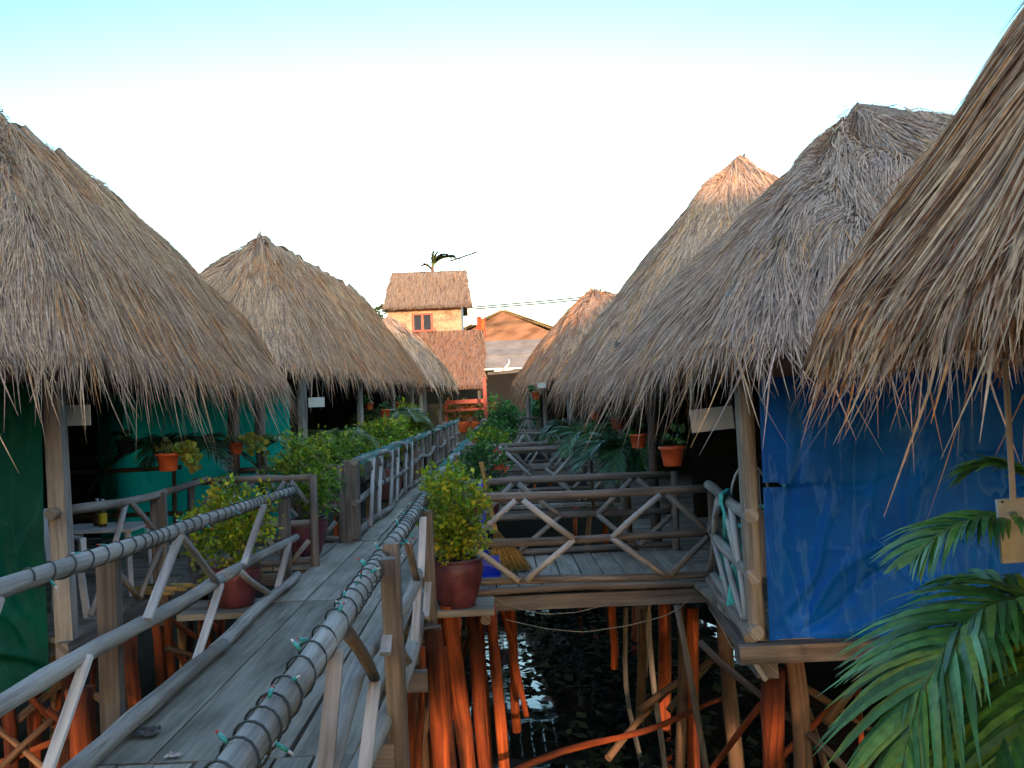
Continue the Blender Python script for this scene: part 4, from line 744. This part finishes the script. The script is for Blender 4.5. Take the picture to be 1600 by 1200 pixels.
# cables sagging under the first footbridge
def cable(label, P, r=.004, mat=M_PALEWIRE, name='cable'):
    pts = []; P = [Vector(p) for p in P]
    for i in range(len(P)-1):
        for k in range(6): pts.append(P[i].lerp(P[i+1], k/6))
    pts.append(P[-1]); sm = [pts[0]]+[(pts[i-1]+pts[i]*2+pts[i+1])/4 for i in range(1, len(pts)-1)]+[pts[-1]]
    t = thing(name, label, 'cable', pts[0]); MB().ring_tube(sm, [r]*len(sm), 5).build('wire', mat, t)
cable('thin pale cable sagging deepest under the nearest right footbridge', [at(790, 968, 8.3), at(850, 982, 8.3), at(910, 988, 8.3), at(980, 978, 8.3), at(1040, 962, 8.3), at(1065, 948, 8.3), at(1080, 930, 8.35)])
cable('thin pale cable looped against the fascia of the nearest right footbridge', [at(764, 930, 8.38), at(800, 948, 8.36), at(850, 960, 8.36), at(900, 957, 8.36), at(952, 944, 8.38)])
cable('thin cable hanging from the corner post below the blue hut railing', [at(1108, 950, 8.0), at(1130, 985, 7.6), at(1142, 1010, 7), at(1160, 1024, 6.6), at(1185, 1022, 6.2)])
# ------------------------------------------------------------------ far end: house, pavilion, barn
random.seed(91)
HD = 56.
M_WOVEN = wood('woven_bamboo', (.25, .14, .085), (.40, .26, .175), (.50, .35, .25), grain=(9, 14, 3)); M_PALEW = plain('pale_plaster', (.50, .47, .44), .8, .3, 2)
M_CORR = plain('grey_sheet_roof', (.27, .23, .21), .7, .3, 1.2)
def quadbox(m, pts, th):
    """thick panel from four world points"""
    pts = [Vector(p) for p in pts]; n = (pts[1]-pts[0]).cross(pts[3]-pts[0]).normalized()*th; k = len(m.V); rid = random.random()*5
    for q in (0, 1):
        for i, p in enumerate(pts): m.V.append(p+n*q); m.T.append(((p-pts[0]).length if i in (1, 2) else 0, p.z*.6, rid))
    for f in ((3, 2, 1, 0), (4, 5, 6, 7), (0, 1, 5, 4), (1, 2, 6, 5), (2, 3, 7, 6), (3, 0, 4, 7)): m.F.append(tuple(k+i for i in f)); m.sm.append(False)
    return m
ho = thing('bamboo_house', 'sunlit two storey house with woven bamboo wall, red window and thatched gable roof', 'house', (at(675, 620, HD).x, HD, -.4))
wl, wr_ = at(605, 500, HD).x, at(721, 500, HD).x; zt, zb = at(665, 474, HD).z, at(665, 545, HD).z
m = MB(); quadbox(m, [(wl, HD, zb-1), (wr_, HD, zb-1), (wr_, HD, zt+.1), (wl, HD, zt+.1)], -.12); w = m.build('wall', M_WOVEN, ho)
zr = at(665, 424, HD+2).z; m = MB(); quadbox(m, [(wr_, HD+.12, zb-1), (wr_, HD+4.2, zb-1), (wr_, HD+4.2, zt), (wr_, HD+.12, zt)], -.1)
quadbox(m, [(wr_-.01, HD+.1, zt), (wr_-.01, HD+4, zt), (wr_-.01, HD+2.2, zr-.2), (wr_-.01, HD+2.0, zr-.2)], -.08); m.build('gable_wall', M_PALEW, ho)
m = MB(); quadbox(m, [(wl, HD+4.2, zb-1), (wl, HD+.12, zb-1), (wl, HD+.12, zt), (wl, HD+4.2, zt)], -.1); quadbox(m, [(wr_, HD+4.2, zb-1), (wl, HD+4.2, zb-1), (wl, HD+4.2, zt), (wr_, HD+4.2, zt)], -.1); m.build('wall', M_WOVEN, ho)
def pitched(root, x0, x1, y0, y1, ze, ze2, yr, zr, seed, dens, pal, wd=.03, ln=.9, xr=None, name='roof', flen=.35):
    """two thatched slopes with the ridge along x"""
    g = np.random.default_rng(seed); xr = xr or (x0+.15, x1); Vs, Qs, Cs = [], [], []; o = 0; pa = np.array(pal)
    for (ya, za, sg) in ((y0, ze, -1), (y1, ze2, 1)):
        n = int((x1-x0)*math.hypot(yr-ya, zr-za)*dens); SLn = math.hypot(yr-ya, zr-za); dv = np.array([0, (ya-yr)/SLn, (za-zr)/SLn]); nn = np.array([0, -dv[2]*sg*1., abs(dv[1])]); nn[1] = sg*abs(dv[2])
        f = g.random(n); xx = g.random(n); K = 3; L = ln*g.uniform(.6, 1.3, n); edge = g.random(n) < .12; f = np.where(edge, .93+g.random(n)*.07, f)
        top = np.stack([xr[0]+(xr[1]-xr[0])*xx, np.full(n, yr), np.full(n, zr)], -1); bot = np.stack([x0+(x1-x0)*xx, np.full(n, ya), np.full(n, za)], -1)
        P0 = top+(bot-top)*f[:, None]; lean = g.normal(0, .12, n); L = np.where(edge, flen*g.uniform(.5, 1.3, n), np.minimum(L, (1-f)*SLn+.15)); V = np.zeros((n, K+1, 2, 3)); lf = g.uniform(.02, .09, n)
        for k in range(K+1):
            l = (L*k/K)[:, None]; P = P0+dv*l+np.array([1, 0, 0])*lean[:, None]*l+nn*(lf*(.4+k/K))[:, None]; h = (wd*[.8, 1, .8, .15][k])
            V[:, k, 0] = P-np.array([h, 0, 0]); V[:, k, 1] = P+np.array([h, 0, 0])
        b = (np.arange(n)*(K+1)*2)[:, None]; Vs.append(V.reshape(-1, 3)); Qs.append(np.concatenate([b+np.array([[2*k, 2*k+1, 2*k+3, 2*k+2]]) for k in range(K)])+o); o += len(Vs[-1])
        Cs.append(np.repeat(pa[g.choice(4, n, p=[.4, .3, .18, .12])]*g.uniform(.75, 1.25, n)[:, None], (K+1)*2, 0))
        sh = np.array([(xr[0], yr, zr), (xr[1], yr, zr), (x1, ya, za), (x0, ya, za)]); sh = np.concatenate([sh, sh-np.array([0, 0, .18])]); Vs.append(sh); Qs.append(np.array([[0, 1, 2, 3], [7, 6, 5, 4], [0, 3, 7, 4], [1, 5, 6, 2], [3, 2, 6, 7], [0, 4, 5, 1]])+o); o += 8; Cs.append(np.tile(pa[3]*1.6, (8, 1)))
    return np_obj(name, np.concatenate(Vs), np.concatenate(Qs), np.concatenate(Cs), M_THATCH, root)
zeu = at(665, 478, HD-.5).z
pitched(ho, at(598, 478, HD-.5).x, at(736, 478, HD-.5).x, HD-.5, HD+4.7, zeu, zeu, HD+2.1, zr, 1, 260, PAL_DULL, .03, .8, (at(612, 428, HD+2).x, at(728, 428, HD+2).x))
zw0, zw1 = at(660, 517, HD).z, at(660, 491, HD).z; wx0, wx1 = at(645, 500, HD).x, at(675, 500, HD).x
win = MB()
for a, b in (((wx0, zw0), (wx0, zw1)), ((wx1, zw0), (wx1, zw1)), (((wx0+wx1)/2, zw0), ((wx0+wx1)/2, zw1))): win.plank((a[0], HD-.05, a[1]), (b[0], HD-.05, b[1]), .10, .11, up=(0, 1, 0))
win.plank((wx0-.05, HD-.06, zw0), (wx1+.05, HD-.06, zw0), .13, .1).plank((wx0-.05, HD-.06, zw1), (wx1+.05, HD-.06, zw1), .12, .1)
wn = win.build('window', M_RED, ho); wc = (wx0+wx1)/2
for a, b in ((wx0, wc), (wc, wx1)): MB().box(((a+b)/2, HD-.025, (zw0+zw1)/2), (b-a)*.72, .03, (zw1-zw0)*.9).build('pane', plain('dark_pane', (.03, .035, .05), .7, spec=.1), wn)
LD = HD-3.2; xl0, xl1 = at(560, 560, LD).x, at(756, 560, LD).x
pitched(ho, xl0, xl1, LD-2.2, HD+.6, at(665, 606, LD-2).z, at(665, 560, HD).z, HD-.25, at(665, 519, HD).z, 2, 240, PAL_ORNG, .03, 1.0, (xl0+.2, xl1), 'lower_roof')
zl = at(665, 606, LD-2).z
for x in (xl0+.3, (xl0+xl1)/2, xl1-.3): log('post', (x, LD-1.6, -.4), (x, LD-1.6, zl+.3), .1, M_LOGD, ho)
m = MB(); quadbox(m, [(xl0+.2, HD-.1, -.4), (xl1-.2, HD-.1, -.4), (xl1-.2, HD-.1, zb-.9), (xl0+.2, HD-.1, zb-.9)], -.1); m.build('lower_wall', M_DARKWALL, ho)
# balcony washing
t = thing('washing', 'red and white clothes hung at the right end of the bamboo house', 'laundry', at(745, 500, HD-.2))
for k, (u, v, c) in enumerate(((735, 492, (.6, .5, .48)), (741, 497, (.55, .5, .5)), (748, 505, (.55, .06, .02)), (753, 508, (.6, .12, .03)))):
    q = at(u, v, HD-.4+.1*k); g = np.random.default_rng(k); U, Wv = np.meshgrid(np.linspace(-1, 1, 5), np.linspace(-1, 1, 6), indexing='ij'); V = np.stack([q.x+U*.16, q.y+g.normal(0, .03, U.shape), q.z+Wv*.4], -1).reshape(-1, 3); np_obj('cloth', V, np.array([(i*6+j, i*6+j+6, i*6+j+7, i*6+j+1) for i in range(4) for j in range(5)]), None, plain('cloth%d' % k, c, .9), t, True)
log('line', at(728, 484, HD-.4), at(760, 488, HD+.1), .012, M_WIRE, t); log('prop', (at(757, 480, HD).x, HD-.1, at(757, 528, HD).z), at(757, 480, HD), .03, M_RED, t)
# barn behind
BD = 68.; ba = thing('thatched_barn', 'broad low barn with sunlit orange thatched gable behind the house', 'barn', (at(790, 620, BD).x, BD, -.4))
ax, zap, zbs = at(786, 486, BD).x, at(786, 486, BD).z, at(786, 532, BD).z; x0, x1 = at(680, 530, BD).x, at(905, 530, BD).x
m = MB(); quadbox(m, [(x0+.5, BD+.12, zbs-.2), (x1-.5, BD+.12, zbs-.2), (ax+.05, BD+.12, zap-.05), (ax-.05, BD+.12, zap-.05)], -.2); m.build('gable', wood('gable_thatch', (.22, .10, .06), (.30, .15, .09), (.36, .19, .12), grain=(20, 3, 2)), ba)
def gable_roof(root, seed):
    g = np.random.default_rng(seed); rb = RB()
    for xs in (x0, x1):
        for k in range(1500):
            f = g.random()**.8; y = BD+g.random()*6*(g.random() < .5); p = Vector((ax+(xs-ax)*f, y, zap+(zbs-zap)*f+.12*g.random())); d = Vector((xs-ax, -.3*g.random(), zbs-zap)).normalized()
            rb.ribbon([p, p+d*.4, p+d*.75-Vector((0, 0, .1))], [.04, .035, .008], Vector((0, 1, 0)) if g.random() < .4 else Vector((.3, .5, .6)).normalized(), jit_col((.36, .25, .13)))
    V0 = len(rb.V)
    rb.build('roof', M_THATCH, root)
    m = MB(); quadbox(m, [(x0, BD, zbs), (ax, BD, zap), (ax, BD+6, zap), (x0, BD+6, zbs)], .15); quadbox(m, [(ax, BD, zap), (x1, BD, zbs), (x1, BD+6, zbs), (ax, BD+6, zap)], .15); m.build('roof_base', plain('thatch_base', (.28, .19, .11), .9), root)
gable_roof(ba, 5)
m = MB()
for k, (va, vb) in enumerate(((533, 546), (546, 556), (557, 575))):
    da, db = BD-.2-k*1.3, BD-1.3-k*1.3; a, b = at(790, va, da), at(790, vb, db); quadbox(m, [(x0, b.y, b.z), (x1, b.y, b.z), (x1, a.y, a.z), (x0, a.y, a.z)], .06)
m.build('sheet_roof', M_CORR, ba); m = MB(); quadbox(m, [(x0+.3, BD-3, -.4), (x1-.3, BD-3, -.4), (x1-.3, BD-3, at(790, 577, BD-3).z), (x0+.3, BD-3, at(790, 577, BD-3).z)], -.1); m.build('wall', plain('dark_boards', (.011, .009, .008), .95), ba)
# gate with a white horn
GD = 39.; t = thing('gate_post', 'dark green gate post carrying a pale bar with an upturned white horn', 'gate', (at(828, 650, GD).x, GD, -.3)); gp = at(828, 590, GD)
MB().plank((gp.x, GD, -.4), (gp.x, GD, gp.z+.15), .2, .2, up=(0, 1, 0)).build('post', plain('green_paint', (.03, .10, .08), .5), t)
MB().plank(at(762, 584, GD), at(830, 578, GD), .3, .12).build('lintel', M_LOGD, t); MB().plank(at(772, 580, GD-.2), at(801, 577, GD-.2), .08, .06).build('bar', M_METAL, t)
P = [at(u, v, GD-.25) for u, v in ((785, 578), (790, 574), (794, 570), (796, 565), (795, 561))]; MB().ring_tube(P, [.045, .05, .042, .032, .012], 8).build('horn', M_WPLAST, t)
MB().plank((at(757, 600, GD).x, GD, -.4), (at(757, 600, GD).x, GD, at(757, 590, GD).z), .14, .14, up=(0, 1, 0)).build('post', M_RED, t)
# red bench and flowers in front of the house
RD = 42.; t = thing('red_bench', 'bright red bench in front of the house lower roof', 'bench', (at(725, 640, RD).x, RD, -.3)); a, b = at(697, 629, RD), at(757, 626, RD)
MB().plank(a, b, .1, .17).build('backrest', M_RED, t); MB().plank(a+Vector((0, -.3, -.35)), b+Vector((0, -.3, -.35)), .5, .08).build('seat', M_RED, t)
for q in (a, b): MB().plank((q.x, RD-.1, -.45), (q.x, RD-.1, q.z), .08, .08, up=(0, 1, 0)).build('leg', M_RED, t)
for k, (u, lb) in enumerate(((700, 'sunlit shrub in orange pot at the left end of the red bench'), (722, 'sunlit shrub in orange pot behind the middle of red bench'), (744, 'sunlit shrub in orange pot at the right end of red bench'), (765, 'reddish sunlit shrub in orange pot by the gate'))):
    q = at(u, 640, RD+1); potted_bush(lb, (q.x, RD+1, .5), .3, .5, (.5, .5, .45), .95, 420, .16, [(.28, .20, .03), (.35, .13, .03), (.15, .16, .03), (.4, .08, .03)], 90+k, 0, 'sunlit pots by the red bench', M_TERRA)
    log('stand', (q.x, RD+1, -.45), (q.x, RD+1, .5), .15, M_LOGD, bpy.data.objects[[o.name for o in bpy.data.objects if o.get('label') == lb][0]])
for k, (u, d, r_, lb) in enumerate(((775, 40.5, 1.0, 'dark green shrub left of the gate post under the barn'), (812, 41.5, .9, 'dark green shrub right behind the gate post'), (850, 37, .8, 'dark green shrub under the small far right hut eave'))):
    q = at(u, 640, d); t = thing('shrub', lb, 'shrub', (q.x, d, -.45), 'dark shrubs at the far end'); log('stem', (q.x, d, -.5), (q.x, d, .9), .06, M_STILTD, t); V, Q, C = leaves((q.x, d, 1.0), (r_, .7, 1.15), 650, .19, G_DEEP, np.random.default_rng(200+k)); np_obj('foliage', V, Q, C, M_LEAF, t)
# palm tree, antenna, far tree, wires
pc = at(676, 424, 63); palm_plant('wind blown palm tree crown rising behind the bamboo house roof', (pc.x, 63, -.4), [(pc+Vector((0, 0, .3)), pc+Vector((.05+.10*k, 0, .9+.05*k)), pc+Vector((.15+.27*k, .1*k, 1.25-.07*k+.1*(k % 2)))) for k in range(7)]+[(pc, pc+Vector((-.3, 0, .5)), pc+Vector((-.6, 0, .4)))], .55, .06, [(.05, .08, .035), (.04, .06, .03)], 26, .25, 'palm_tree', None, .14)
t = thing('bare_branch', 'two bare dark stems sticking up behind the bamboo house roof', 'branch', at(662, 640, 62)); log('stem', at(664, 640, 62), at(657, 398, 62), .06, M_STILTD, t, .03); log('stem', at(672, 640, 62), at(666, 404, 62), .06, M_STILTD, t, .03); log('twig', at(660, 412, 62), at(653, 402, 62), .02, M_STILTD, t)
t = thing('tv_antenna', 'thin television antenna slanting against the sky beside the palm crown', 'antenna', at(712, 424, 60)); log('boom', at(703, 408, 60), at(745, 394, 60), .06, M_WIRE, t, bend=.001); log('mast', at(718, 403, 60), at(719, 640, 60), .03, M_WIRE, t, bend=.001)
for k in range(6): q = at(706+k*7, 407-k*2.35, 60); log('element', q-Vector((.0, .5, .0)), q+Vector((.0, .5, .12)), .012, M_WIRE, t, bend=.001)
for k, (v0, v1) in enumerate(((480, 457), (483, 461))): cable(('upper power line from the house to the right', 'lower power line from the house to the right')[k], [at(738, v0, 62), at(850, (v0+v1)/2+2, 63), at(985, v1, 64), at(1300, v1-22, 66)], .05, M_WIRE, 'power_line')
tb = at(922, 466, 44); t = thing('tree', 'leafy tree top just showing behind the small far right hut', 'tree', (tb.x, 44, -.4)); log('trunk', (tb.x, 44, -.5), tb, .15, M_STILTD, t, .05)
g = np.random.default_rng(99); V, Q, C = leaves(at(922, 468, 44), (.75, .6, .42), 150, .2, [(.03, .06, .03), (.05, .08, .03)], g); np_obj('crown', V, Q, C, M_LEAF, t)
tb = at(592, 492, 60); t = thing('tree', 'small dark tree top between the second left roof and the bamboo house', 'tree', (tb.x, 60, -.4)); log('trunk', (tb.x, 60, -.5), tb, .2, M_STILTD, t, .06)
V, Q, C = leaves(at(592, 492, 60), (.9, .8, .6), 260, .25, [(.03, .06, .03), (.05, .08, .03)], g); np_obj('crown', V, Q, C, M_LEAF, t)

# ------------------------------------------------------------------ unseen halls added behind the viewer to keep the low sun off the huts
def hall(label, x0, x1, zr, ze=2.0):
    t = thing('sun_blocker_hall', label, 'hall', ((x0+x1)/2, -11, 0)); m = MB()
    quadbox(m, [(x0, -8, ze), (x1, -8, ze), (x1, -11, zr), (x0, -11, zr)], .25); quadbox(m, [(x1, -14, ze), (x0, -14, ze), (x0, -11, zr), (x1, -11, zr)], .25); m.build('roof', plain('sun_blocker_thatch', (.3, .23, .17), .9, .4, 3), t)
    f = MB(); f.plank((x0, -11, -.08), (x1, -11, -.08), 6, .12); f.build('floor', M_BOARD, t); x = x0+.3
    while x < x1: log('post', (x, -8.4, -2.7), (x, -8.4, ze+.4), .07, M_LOGD, t); log('post', (x, -13.6, -2.7), (x, -13.6, ze+.4), .07, M_LOGD, t); x += 4
    return t
hl = hall('tall thatched hall on stilts added as an unseen sun blocker behind the viewer', -26, 3.9, 10.3); hall('lower thatched hall on stilts added as an unseen sun blocker behind to the right', 4.0, 30, 8.2)
m = MB(); quadbox(m, [(-1.5, -9, 0), (1.0, -9, 0), (1.0, -9, 2.3), (-1.5, -9, 2.3)], -.1); m.build('wall', M_WOVEN, hl)  # unseen panel added to keep the low sun off the boardwalk
